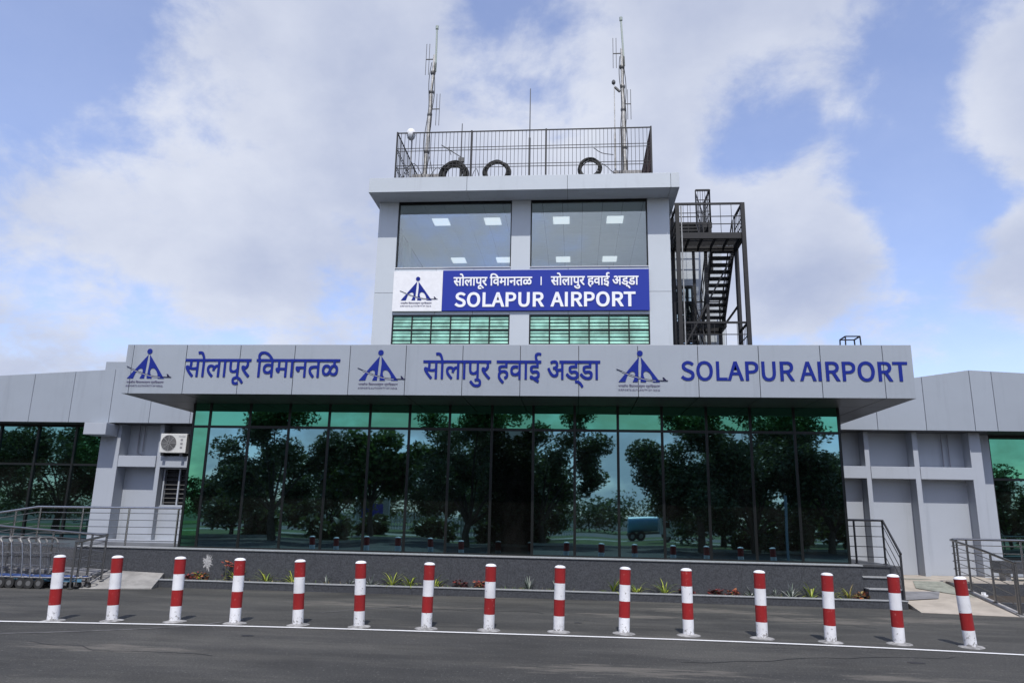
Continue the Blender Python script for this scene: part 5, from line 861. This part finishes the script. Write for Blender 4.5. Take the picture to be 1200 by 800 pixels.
for a, b in (((x0+.03, ya), (x1-.03, ya)), ((x1-.03, ya), (x1-.03, yb)), ((x1-.03, yb), (x0+.03, yb)), ((x0+.03, yb), (x0+.03, ya))): m_.bar((*a, z1), (*b, z1), .025)
m_.build('top_frame', STEEL_BLACK, ms)

# ------------------------------------------------------------------ the tower roof
FX0, FX1, FY0, FY1, FZ0, FZ1 = -5.42, 2.24, 20.2, 26.8, 10.95, 12.88
RF = thing('roof_fence', 'black steel bar fence around the flat roof of the control tower', 'fence', (-1.6, 22.5, 10.93))
def bars(p, q, n):
    mb = MB(); p, q = Vector(p), Vector(q)
    for i in range(n+1):
        c = p.lerp(q, i/n); mb.bar((c.x, c.y, FZ0), (c.x, c.y, FZ1), .013)
    for z, w in ((FZ1, .03), (12.36, .016), (12.27, .016), (11.79, .016), (11.70, .016), (FZ0+.1, .02)):
        mb.bar((p.x, p.y, z), (q.x, q.y, z), w)
    return mb
bars((FX0, FY0, 0), (FX1, FY0, 0), 66).build('front_panel', STEEL_BLACK, RF)
bars((FX0, FY1, 0), (FX1, FY1, 0), 40).build('rear_panel', STEEL_BLACK, RF)
bars((FX0, FY0+.03, 0), (FX0, FY1, 0), 40).build('side_panel', STEEL_BLACK, RF); bars((FX1, FY0+.03, 0), (FX1, FY1, 0), 60).build('side_panel', mat('rusty_steel', (0.05, 0.025, 0.02), 0.7), RF)
for x in (FX0, -3.13, -0.87, 1.37, FX1): MB().bar((x, FY0-.025, FZ0), (x, FY0-.025, FZ1+.02), .045).build('post', STEEL_BLACK, RF)
def coil(x, zc, R, thick, n, seed, label):
    rnd = random.Random(seed); mb = MB()
    for k in range(n):
        r0 = R-thick+thick*rnd.random(); ox, oz = rnd.uniform(-.02, .02), rnd.uniform(-.02, .02); a0 = rnd.uniform(0, 6); y = 20.32+rnd.uniform(-.05, .07); e = rnd.uniform(0, .035)
        mb.tube([(x+ox+(r0+e*math.sin(2*t+a0))*math.cos(t), y+.02*math.sin(t+a0), zc+oz+(r0+e*math.cos(3*t+a0))*math.sin(t)) for t in [2*PI*i/40 for i in range(40)]], .017, 6, closed=True)
    return tag(mb.build('cable_coil', CABLE, None, smooth=True), label, 'cable coil')
coil(-3.65, 11.54, .43, .16, 46, 1, 'thickest black cable coil on the tower roof behind the fence, leftmost')
coil(-2.36, 11.58, .40, .11, 20, 2, 'looser middle coil of black cable on the tower roof fence')
coil(0.44, 11.65, .335, .07, 22, 3, 'smaller right coil of black cable on the tower roof behind the fence')
mb = MB(); rnd = random.Random(4)
mb.tube(curve_pts([(-5.3, 20.4, 11.0), (-5.2, 20.45, 11.7), (-4.9, 20.4, 11.95), (-4.6, 20.5, 11.5), (-4.3, 20.5, 11.2), (-4.4, 20.5, 11.9), (-4.5, 20.6, 12.3)], 40), .011, 6)
mb.tube(curve_pts([(-5.35, 20.5, 11.3), (-5.0, 20.5, 11.9), (-4.7, 20.5, 11.2), (-4.2, 20.4, 11.8), (-3.9, 20.4, 11.4)], 30), .010, 6)
mb.tube(curve_pts([(-3.2, 20.4, 11.2), (-3.0, 20.4, 11.75), (-2.85, 20.4, 11.3)], 20), .010, 6)
tag(mb.build('loose_cable', CABLE, None, smooth=True), 'tangle of loose black cables in the left corner of the tower roof', 'cable')
mb = MB(); mb.tube(curve_pts([(0.7, 20.4, 11.9), (0.95, 20.45, 11.75), (1.1, 20.5, 11.62), (1.4, 20.8, 11.6)], 20), .011, 6); mb.tube(curve_pts([(0.55, 20.3, 12.3), (0.8, 20.4, 12.18), (1.15, 20.6, 12.22)], 14), .012, 6)
tag(mb.build('loose_cable', CABLE, None, smooth=True), 'black cable drooping from the right coil to the right mast', 'cable')
for x0, x1, lb in ((-5.05, -4.05, 'low grey concrete ballast block at the foot of the left mast'), (1.15, 2.0, 'low grey concrete ballast block at the foot of the right mast')):
    mb = MB(); mb.box(x0, x1, 20.75, 21.3, 10.935, 11.78); mb.box(x0+.05, x1-.05, 20.8, 21.25, 11.781, 11.80); tag(mb.build('ballast_block', CONCRETE, None, bevel=.02), lb, 'block')
MAST = mat('mast_paint', (0.45, 0.44, 0.42), 0.6, 0.2, 0.35, 6); MASTD = mat('mast_dark', (0.10, 0.10, 0.10), 0.5, 0.4)
def mast(x, y, ztop, tilt, label, dip):
    r = thing('antenna_mast', label, 'antenna mast', (x, y, 11.8), 'radio antennas on the tower roof')
    X = lambda z: x+tilt*(z-11.8)
    m = MB(); m.tube([(X(11.8), y, 11.8), (X(14.8), y, 14.8)], .062, 10); m.tube([(X(14.8)+.0, y, 14.8), (X(16.1), y, 16.1)], .048, 10, r_end=.04); m.build('mast_tube', MAST, r, smooth=True)
    m = MB(); m.tube([(X(15.5)+.07, y, 15.5), (X(16.6)+.03, y, 16.6), (X(ztop)+.01, y, ztop)], .034, 8, r_end=.03); m.lathe([(.05, 0), (.05, .12), (.02, .14)], (X(ztop)+.01, y, ztop-.02), 10); m.build('whip', mat('whip', (0.33, 0.38, 0.34), 0.5), r, smooth=True)
    m = MB()
    for s, ph in ((.075, 0), (-.07, 1.6), (.05, 3)):
        m.tube([(X(z)+s+.03*math.sin(z*3.1+ph), y-.05+.02*math.cos(z*2.2+ph), z) for z in [11.8+i*.16 for i in range(26)]], .012, 6)
    m.build('feed_cable', CABLE, r, smooth=True)
    m = MB()
    for z in (12.6, 13.9, 14.7, 15.4): m.lathe([(.075, 0), (.085, .05), (.075, .1)], (X(z), y, z), 10)
    m.build('clamp', MASTD, r)
    for sx_, z0, z1, zm in dip:
        m = MB(); c = X(zm); e = c+sx_
        m.tube([(c, y, zm), (e, y, zm)], .02, 6)
        for q in (e, e-0.10*(1 if sx_ > 0 else -1)): m.tube([(q, y, z0), (q, y, z1)], .010, 6)
        m.build('dipole', MASTD, r)
    return r
mast(-4.70, 21.0, 17.08, .030, 'tall tilted antenna mast with two side dipoles, at the left of the tower roof', [(-.27, 15.39, 16.52, 15.95), (.30, 13.57, 14.69, 14.15)])
mast(1.52, 21.0, 17.15, -.012, 'tall antenna mast with two side dipoles, at the right of the tower roof', [(-.27, 15.42, 16.50, 15.94), (.24, 13.61, 14.65, 14.15)])
def whip(x, y, z0, z1, name, label, extra):
    r = thing(name, label, 'antenna', (x, y, z0), 'radio antennas on the tower roof')
    m = MB(); m.tube([(x, y, z0), (x, y, z0+(z1-z0)*.55)], .035, 8); m.tube([(x, y, z0+(z1-z0)*.55), (x, y, z1)], .020, 8, r_end=.014); m.build('pole', MASTD if extra != 'head' else MAST, r, smooth=True)
    if extra == 'head':
        m = MB(); m.lathe([(.03, 0), (.06, .04), (.06, .1), (.03, .15)], (x-.02, y, z1-.02), 12); m.tube([(x+.02, y, z1-.12), (x+.17, y, z1-.28)], .04, 8); m.build('weather_head', MASTD, r)
    if extra == 'yagi':
        m = MB(); m.tube([(x-.62, y-.1, 12.83), (x+.05, y, 12.42)], .016, 6); m.tube([(x-.36, y-.25, 12.68), (x-.36, y+.2, 12.64)], .01, 6); m.box(x-.08, x+.1, y-.05, y+.05, 12.28, 12.42); m.build('yagi_arm', MASTD, r)
    if extra == 'joint':
        m = MB(); m.lathe([(.03, 0), (.03, .1)], (x, y, z0+(z1-z0)*.5), 8); m.build('joint', MASTD, r)
whip(-1.42, 21.0, 10.95, 14.78, 'whip_antenna', 'thin dark whip antenna in the middle of the tower roof', 'joint')
whip(1.22, 20.9, 10.95, 14.80, 'weather_pole', 'pole with a small weather sensor head beside the right mast', 'head')
whip(-3.57, 21.0, 10.95, 13.61, 'yagi_antenna', 'short pole carrying a slanted arm, right of the left mast', 'yagi')
dc = thing('dome_camera', 'white dome security camera on the left corner of the roof fence', 'camera', (-5.03, 20.35, 12.88))
MB().lathe([(.02, .17), (.10, .16), (.135, .10), (.14, .0), (.13, -.04)][::-1], (-5.03, 20.3, 12.88), 16).build('housing', WHITE, dc, smooth=True)
MB().lathe([(.13, 0), (.115, -.07), (.07, -.12), (.01, -.14)][::-1], (-5.03, 20.3, 12.835), 16).build('dome', mat('dome_grey', (0.5, 0.52, 0.55), 0.1), dc, smooth=True)
MB().tube([(-5.03, 20.3, 13.04), (-5.03, 20.42, 13.06), (-5.03, 20.44, 11.2)], .02, 8).build('arm', GALV, dc, smooth=True)

# ------------------------------------------------------------------ outside steel staircase
SC = thing('steel_staircase', 'black open steel staircase with landings on the right side of the control tower', 'staircase', (3.9, 22.5, 4.9))
def part(name, mb, m=STEEL_BLACK): return mb.build(name, m, SC)
for x, y, z1 in ((3.02, 20.85, 10.70), (4.93, 20.85, 10.70), (4.95, 22.0, 9.8), (3.02, 22.0, 10.7), (4.93, 24.9, 7.9), (3.02, 24.9, 7.9)):
    part('post', MB().bar((x, y, 3.9), (x, y, z1), .115))
part('conduit', MB().tube([(3.13, 20.78, 3.9), (3.13, 20.78, 10.6)], .022, 8), GALV)
def landing(x0, x1, y0, y1, z, n=5):
    m = MB()
    for a, b in (((x0, y0), (x1, y0)), ((x0, y1), (x1, y1)), ((x0, y0), (x0, y1)), ((x1, y0), (x1, y1))): m.bar((*a, z-.075), (*b, z-.09), .08, .18)
    for i in range(1, n): x = x0+(x1-x0)*i/n; m.bar((x, y0+.04, z-.06), (x, y1-.04, z-.06), .05, .08)
    k_ = int((y1-y0-.08)/.052)
    for i in range(k_): m.box(x0+.041, x1-.041, y0+.045+i*.052, y0+.045+i*.052+.026, z-.014, z-.002)     # open grating
    part('landing', m)
def rails(pts, zs, posts, w=.04):
    m = MB()
    for h in zs:
        for a, b in zip(pts, pts[1:]): m.bar((a[0], a[1], a[2]+h), (b[0], b[1], b[2]+h), w if h == zs[-1] else .022)
    for a, b in zip(pts, pts[1:]):
        n = posts
        for i in range(n+1):
            t = i/n; p = Vector(a).lerp(Vector(b), t); m.bar(p, p+Vector((0, 0, zs[-1])), .035 if i in (0, n) else .014)
    part('guard_rail', m)
def flight(x0, x1, y0, z0, y1, z1, n):
    m = MB()
    for x in (x0, x1): m.bar((x, y0, z0-.08), (x, y1, z1-.08), .06, .24)
    for i in range(n):
        t = (i+.5)/n; y = y0+(y1-y0)*t; z = z0+(z1-z0)*(i+1)/n-(z1-z0)/n*.5
        m.box(x0+.026, x1-.026, y-.13, y+.13, z-.03, z+.02)
    part('flight', m)
landing(3.02, 4.93, 20.9, 22.0, 9.78); landing(3.02, 4.93, 20.9, 22.0, 6.05); landing(3.02, 4.93, 24.0, 24.9, 7.88)
rails([(3.02, 22, 9.78), (3.02, 20.88, 9.78), (4.93, 20.88, 9.78), (4.93, 22.0, 9.78)], [.28, .52, .92], 6, .055)
rails([(3.02, 20.88, 6.05), (4.93, 20.88, 6.05), (4.93, 22.0, 6.05)], [.3, .65, 1.0], 6, .055)
rails([(4.93, 24.0, 7.88), (4.93, 24.88, 7.88), (3.02, 24.88, 7.88)], [.35, .65, .95], 5)
flight(4.20, 4.86, 22.03, 9.74, 23.98, 7.92, 11)
flight(3.08, 3.85, 22.03, 6.05, 23.98, 7.84, 10)
flight(3.08, 3.95, 22.03, 9.80, 23.2, 11.02, 7)
landing(3.02, 4.45, 23.22, 24.3, 11.06, 3)
part('post', MB().bar((4.43, 24.28, 7.9), (4.43, 24.28, 11.04), .08)); part('post', MB().bar((4.43, 23.24, 9.4), (4.43, 23.24, 11.04), .07))
rails([(4.88, 22.05, 9.78), (4.88, 23.98, 7.96)], [.45, .88], 7, .035)
rails([(4.16, 22.05, 9.78), (4.16, 23.98, 7.96)], [.45, .88], 7, .035)
rails([(3.90, 22.05, 6.05), (3.90, 23.98, 7.84)], [.45, .88], 6, .035)
rails([(3.99, 22.05, 9.82), (3.99, 23.2, 11.04)], [.45, 1.05], 5, .035)
rails([(3.02, 24.3, 11.06), (4.45, 24.3, 11.06), (4.45, 23.22, 11.06), (3.99, 23.22, 11.06)], [.4, .8, 1.15], 6, .055)
rails([(3.02, 23.22, 11.06), (3.02, 24.3, 11.06)], [.4, .8, 1.15], 5, .05)
rails([(3.05, 22.05, 9.82), (3.05, 23.2, 11.04)], [.45, 1.05], 6, .05)
rails([(3.02, 24.0, 7.88), (3.02, 22.0, 6.07)], [.45, .95], 8, .05)
for y in (22.03, 24.28): part('post', MB().bar((4.02, y, 3.9), (4.02, y, 9.75 if y < 23 else 11.04), .09))
for a, b in (((3.02, 22.0, 6.1), (4.95, 22.0, 9.7)), ((4.95, 22.0, 7.9), (4.93, 24.9, 7.8))): part('brace', MB().bar(a, b, .05))

# ------------------------------------------------------------------ across the drive, seen in the mirror glass
import numpy as np
def backlit(name, c):
    m = mat(name, c, 0.45, 0, 0.35, 2.5); t = m.node_tree; p = t.nodes['Principled BSDF']; o = [n for n in t.nodes if n.type == 'OUTPUT_MATERIAL'][0]
    tr = N(t, 'ShaderNodeBsdfTranslucent'); tr.inputs[0].default_value = (c[0]*1.9, c[1]*1.9, c[2]*1.3, 1); mx = N(t, 'ShaderNodeMixShader'); mx.inputs[0].default_value = 0.25
    t.links.new(p.outputs[0], mx.inputs[1]); t.links.new(tr.outputs[0], mx.inputs[2]); t.links.new(mx.outputs[0], o.inputs[0]); return m
BARK = mat('bark', (0.07, 0.055, 0.04), 0.95, 0, 0.4, 8, 0.8, 20)
LEAFS = {'dark': [backlit('leaf_dark_a', (0.05, 0.068, 0.03)), backlit('leaf_dark_b', (0.085, 0.11, 0.048))],
         'mid': [backlit('leaf_mid_a', (0.06, 0.10, 0.03)), backlit('leaf_mid_b', (0.10, 0.15, 0.045))],
         'dry': [backlit('leaf_olive_a', (0.06, 0.07, 0.025)), backlit('leaf_olive_b', (0.10, 0.10, 0.04))]}
def foliage(centres, nleaf, size, rs):
    c = np.array([k[:3] for k in centres]); r = np.array([k[3] for k in centres])
    w = r**2/np.sum(r**2); idx = rs.choice(len(c), nleaf, p=w)
    d = rs.normal(size=(nleaf, 3)); d /= np.linalg.norm(d, axis=1)[:, None]
    p = c[idx]+d*(r[idx]*rs.random(nleaf)**.6)[:, None]*np.array([1, 1, .75])
    a = rs.normal(size=(nleaf, 3)); a[:, 2] *= .6; a /= np.linalg.norm(a, axis=1)[:, None]
    b = np.cross(a, rs.normal(size=(nleaf, 3))); b /= np.linalg.norm(b, axis=1)[:, None]
    s = size*(.6+.8*rs.random(nleaf))[:, None]
    v = np.stack([p-a*s, p+b*s*.5, p+a*s, p-b*s*.5], 1).reshape(-1, 3)
    return v, np.arange(nleaf*4).reshape(-1, 4)
def tree(name, label, x, y, h, cr, trunk_h, style, seed, nleaf=5200, size=.13, open_=0.0):
    rs = np.random.RandomState(seed); rnd = random.Random(seed)
    r = thing(name, label, 'tree', (x, y, 0), 'trees across the drive')
    m = MB(); cen = []
    top = Vector((x+rnd.uniform(-.2, .2), y+rnd.uniform(-.2, .2), trunk_h))
    m.tube([(x, y, 0), (x+rnd.uniform(-.1, .1), y, trunk_h*.5), tuple(top)], .17*h/7, 9, r_end=.11*h/7)
    nb = 9
    for i in range(nb):
        a = 2*PI*i/nb+rnd.uniform(-.3, .3); q = rnd.uniform(.55, 1)*cr; zz = trunk_h+(h-trunk_h)*(rnd.random()**.8)*(1-.35*q/cr)
        e = Vector((x+math.cos(a)*q, y+math.sin(a)*q, zz)); mid = top.lerp(e, .5)+Vector((0, 0, rnd.uniform(.1, .5)))
        m.tube([tuple(top-Vector((0, 0, .3))), tuple(mid), tuple(e)], .06*h/7, 6, r_end=.015)
        for k in range(4):
            t = rnd.uniform(.45, 1.1); pp = top.lerp(e, t)+Vector((rnd.gauss(0, .35), rnd.gauss(0, .35), rnd.gauss(.1, .35))); cen.append((*pp, rnd.uniform(.38, .85)*cr/2.4))
    for k in range(int(14*(1-open_))): a = rnd.uniform(0, 2*PI); q = cr*rnd.random()**.5*.7; cen.append((x+q*math.cos(a), y+q*math.sin(a), trunk_h+(h-trunk_h)*rnd.uniform(.15, .95)*(1-.3*q/cr), rnd.uniform(.5, .9)*cr/2.4))
    m.build('trunk', BARK, r, smooth=True)
    v, f = foliage(cen, nleaf, size, rs)
    me = bpy.data.meshes.new('crown'); off = np.array([x, y, 0])
    me.from_pydata((v-off).tolist(), [], f.tolist())
    for mm in LEAFS[style]: me.materials.append(mm)
    me.polygons.foreach_set('material_index', rs.randint(0, 2, len(f)).tolist()); me.update()
    o = bpy.data.objects.new('crown', me); COL.objects.link(o); o.parent = r
    return r
TREES = [('tall loose tree reflected in the left bays of the glass front', -15.4, -6, 7.9, 2.8, 1.7, 'dark', 11000, .13), ('short broad leaved tree reflected beside the tall loose tree', -11.0, -9, 6.0, 2.5, 2.2, 'mid', 3800, .2),
 ('dense dark tree reflected left of the middle of the glass front', -5.6, -8, 8.3, 3.4, 1.3, 'dark', 17000, .13), ('rounded dark tree reflected right of the middle of the glass front', -1.6, -9, 7.4, 2.7, 1.2, 'dark', 14000, .13),
 ('wide dense tree reflected right of the blue tanker', 6.2, -7, 7.4, 3.0, 2.1, 'dark', 16000, .13), ('second wide dense tree reflected in the right bays', 9.2, -8, 8.3, 3.3, 1.2, 'dark', 17000, .13), ('feathery tree reflected in the rightmost bays', 12.6, -7, 7.4, 3.0, 1.2, 'dark', 10000, .13),
 ('leaning tree reflected near the right end of the glass', 16.2, -10, 6.4, 2.9, 1.2, 'mid', 9000, .13), ('tree reflected in the right wing window', 21.5, -8, 5.2, 2.8, 1.0, 'dark', 9500, .14), ('dark tree reflected in the right wing window corner', 26.5, -10, 5.6, 3.0, 1.0, 'dark', 9000, .14),
 ('low bushy tree reflected at the left end of the glass', -19.8, -11, 5.0, 2.7, .8, 'dark', 9000, .14), ('spreading tree reflected in the left wing glass near the column', -27.0, -6, 7.0, 3.0, 1.4, 'dark', 9000, .14), ('dark tree reflected in the middle of the left wing glass', -32.5, -7, 8.4, 3.8, 1.4, 'dark', 13000, .15),
 ('dark tree reflected at the left edge of the left wing glass', -38.5, -6, 8.6, 4.0, 1.4, 'dark', 13000, .15), ('tree standing far left across the drive', -45, -9, 8, 3.8, 1.8, 'mid', 6000, .17),
 ('dark background tree reflected between the left trees', -16.5, -19, 6.4, 3.4, .9, 'dark', 9000, .17), ('dark background tree reflected behind the broad leaved tree', -9.5, -24, 6.8, 3.4, 1.6, 'dark', 8000, .18), ('dark background tree reflected behind the middle trees', -4.0, -19, 8.2, 3.8, 1.0, 'dark', 11000, .17),
 ('dark background tree reflected behind the right bays', 9.5, -18, 8.2, 4.0, 1.0, 'dark', 11000, .17), ('dark background tree reflected behind the rightmost bays', 15.5, -20, 7.4, 3.8, .9, 'dark', 10000, .17)]
for i, (lb, x, y, h, cr, th, st, nl, sz) in enumerate(TREES): tree('broadleaf_tree', lb, x, y, h*(1.0 if i in (8, 9) else 1.13), cr*1.12, th, st, 40+i, int(nl*(2.2 if i < 8 else 1.3)), sz*(.72 if i < 8 and i != 1 else .85), open_=.45)
def bush(label, x, y, h, cr, seed, st='mid'):
    rs = np.random.RandomState(seed); rnd = random.Random(seed); r = thing('bush', label, 'bush', (x, y, 0), 'bushes beyond the road')
    cen = [(x+rnd.uniform(-1, 1)*cr*.7, y+rnd.uniform(-1, 1)*cr*.5, rnd.uniform(.2, .75)*h, rnd.uniform(.35, .6)*min(cr, h)) for _ in range(14)]
    v, f = foliage(cen, 1800, .17, rs); v[:, 2] = np.maximum(v[:, 2], .02)
    me = bpy.data.meshes.new('foliage'); me.from_pydata((v-np.array([x, y, 0])).tolist(), [], f.tolist())
    for mm in LEAFS[st]: me.materials.append(mm)
    me.polygons.foreach_set('material_index', rs.randint(0, 2, len(f)).tolist()); o = bpy.data.objects.new('foliage', me); COL.objects.link(o); o.parent = r
    MB().tube([(x, y, 0), (x, y, h*.5)], .06, 6).build('stem', BARK, r)
rnd = random.Random(21)
for i in range(22):
    x = -64+i*5.4+rnd.uniform(-1, 1); bush('tall bush %s in the hedge line beyond the road' % ('furthest left' if i == 0 else 'furthest right' if i == 21 else 'number %d from the left' % (i+1)), x, -44+rnd.uniform(-2, 2), rnd.uniform(3.0, 4.8), rnd.uniform(2.8, 3.8), 300+i, rnd.choice(['mid', 'dark', 'dry']))
for i, (x, y) in enumerate(((-18, -9.8), (-14, -11), (-12.4, -15), (-8.2, -12), (-4.6, -11.5), (-2.9, -10), (9.8, -11), (11.6, -10.2), (14.6, -11))):
    bush('dark shrub under the trees across the drive, %s from the left' % ORD[i].replace('leftmost', 'first'), x, y, random.uniform(1.2, 2.1), random.uniform(1.0, 1.6), 500+i, 'dark')
# tanker lorry
TK = thing('tanker_lorry', 'white lorry with a blue water tank reflected in the glass front', 'lorry', (5.8, -31, 0))
m = MB(); m.tube([(3.3, -31, 1.75), (3.36, -31, 1.75), (6.7, -31, 1.75), (6.76, -31, 1.75)], .85, 28); m.build('tank', mat('tank_blue', (0.16, 0.42, 0.62), 0.35), TK, smooth=True)
m = MB(); m.box(3.2, 8.5, -31.5, -30.5, .62, .85); m.build('chassis', MASTD, TK)
m = MB(); m.hexa([(6.95, -31.9, .6), (8.7, -31.9, .6), (8.7, -30.1, .6), (6.95, -30.1, .6), (6.95, -31.85, 2.5), (8.35, -31.85, 2.5), (8.35, -30.15, 2.5), (6.95, -30.15, 2.5)]); cb_ = m.build('cab', WHITE, TK, bevel=.05)
m = MB(); m.box(7.3, 8.2, -30.11, -30.08, 1.55, 2.2); m.build('side_window', FRAME, cb_)
for x in (3.9, 4.9, 7.8):
    for y in (-31.7, -30.3):
        w_ = MB().tube([(x, y-.14, .5), (x, y+.14, .5)], .5, 22).build('wheel', RUBBER, TK)
        MB().tube([(x, y-.15, .5), (x, y+.15, .5)], .24, 14).build('rim', GALV, w_)
TK.scale = (.6, .6, .6); TK.location = (5.1, -22, 0)
# white picket fence, street lamps, signboard, sign post
WF = thing('picket_fence', 'white picket fence along the far road reflected in the glass', 'fence', (-8, -26, 0))
m = MB()
for i in range(86): x = -17+i*.2; m.box(x, x+.07, -26.03, -26, .05, 1.15)
m.build('pickets', WHITE, WF); m = MB(); m.box(-17.05, .2, -26.06, -26.031, .3, .38); m.box(-17.05, .2, -26.06, -26.031, .85, .93); m.build('rail', WHITE, WF)
for i in range(7): x = -17+i*2.85; MB().box(x-.09, x-.001, -26.16, -26.061, 0, 1.3).build('post', WHITE, WF)
for i, x in enumerate((-18.2, -16.6)):
    r = thing('street_lamp', 'slim grey street lamp reflected in the glass, %s of two' % ('left' if i == 0 else 'right'), 'street lamp', (x, -20, 0), 'street lamps across the drive')
    MB().tube([(x, -20, 0), (x, -20, 3.2), (x-.15, -20, 3.5), (x-.7, -20, 3.62)], .05, 8, r_end=.035).build('pole', GALV, r, smooth=True)
    MB().box(x-1.05, x-.65, -20.08, -19.92, 3.6, 3.68).build('lamp_head', GALV, r, bevel=.02)
SGN = thing('entrance_sign', 'blue roadside sign panel between two grey pillars reflected in the glass', 'sign', (-16.5, -30, 0))
MB().box(-17.7, -15.6, -30.05, -29.95, 1.0, 2.1).build('panel', BLUE, SGN)
for x in (-17.95, -15.35): MB().box(x-.22, x+.22, -30.2, -29.8, 0, 2.6).build('pillar', GALV, SGN, bevel=.02)
SP = thing('steel_post', 'grey steel post standing on the drive reflected near the right end of the glass', 'post', (8.3, 1.0, 0))
MB().tube([(8.3, 1, 0), (8.3, 1, 2.6)], .055, 10).build('pole', mat('post_blue_grey', (0.2, 0.26, 0.3), 0.5), SP); MB().lathe([(.12, 0), (.12, .02)], (8.3, 1, 0), 12).build('base_plate', GALV, SP)
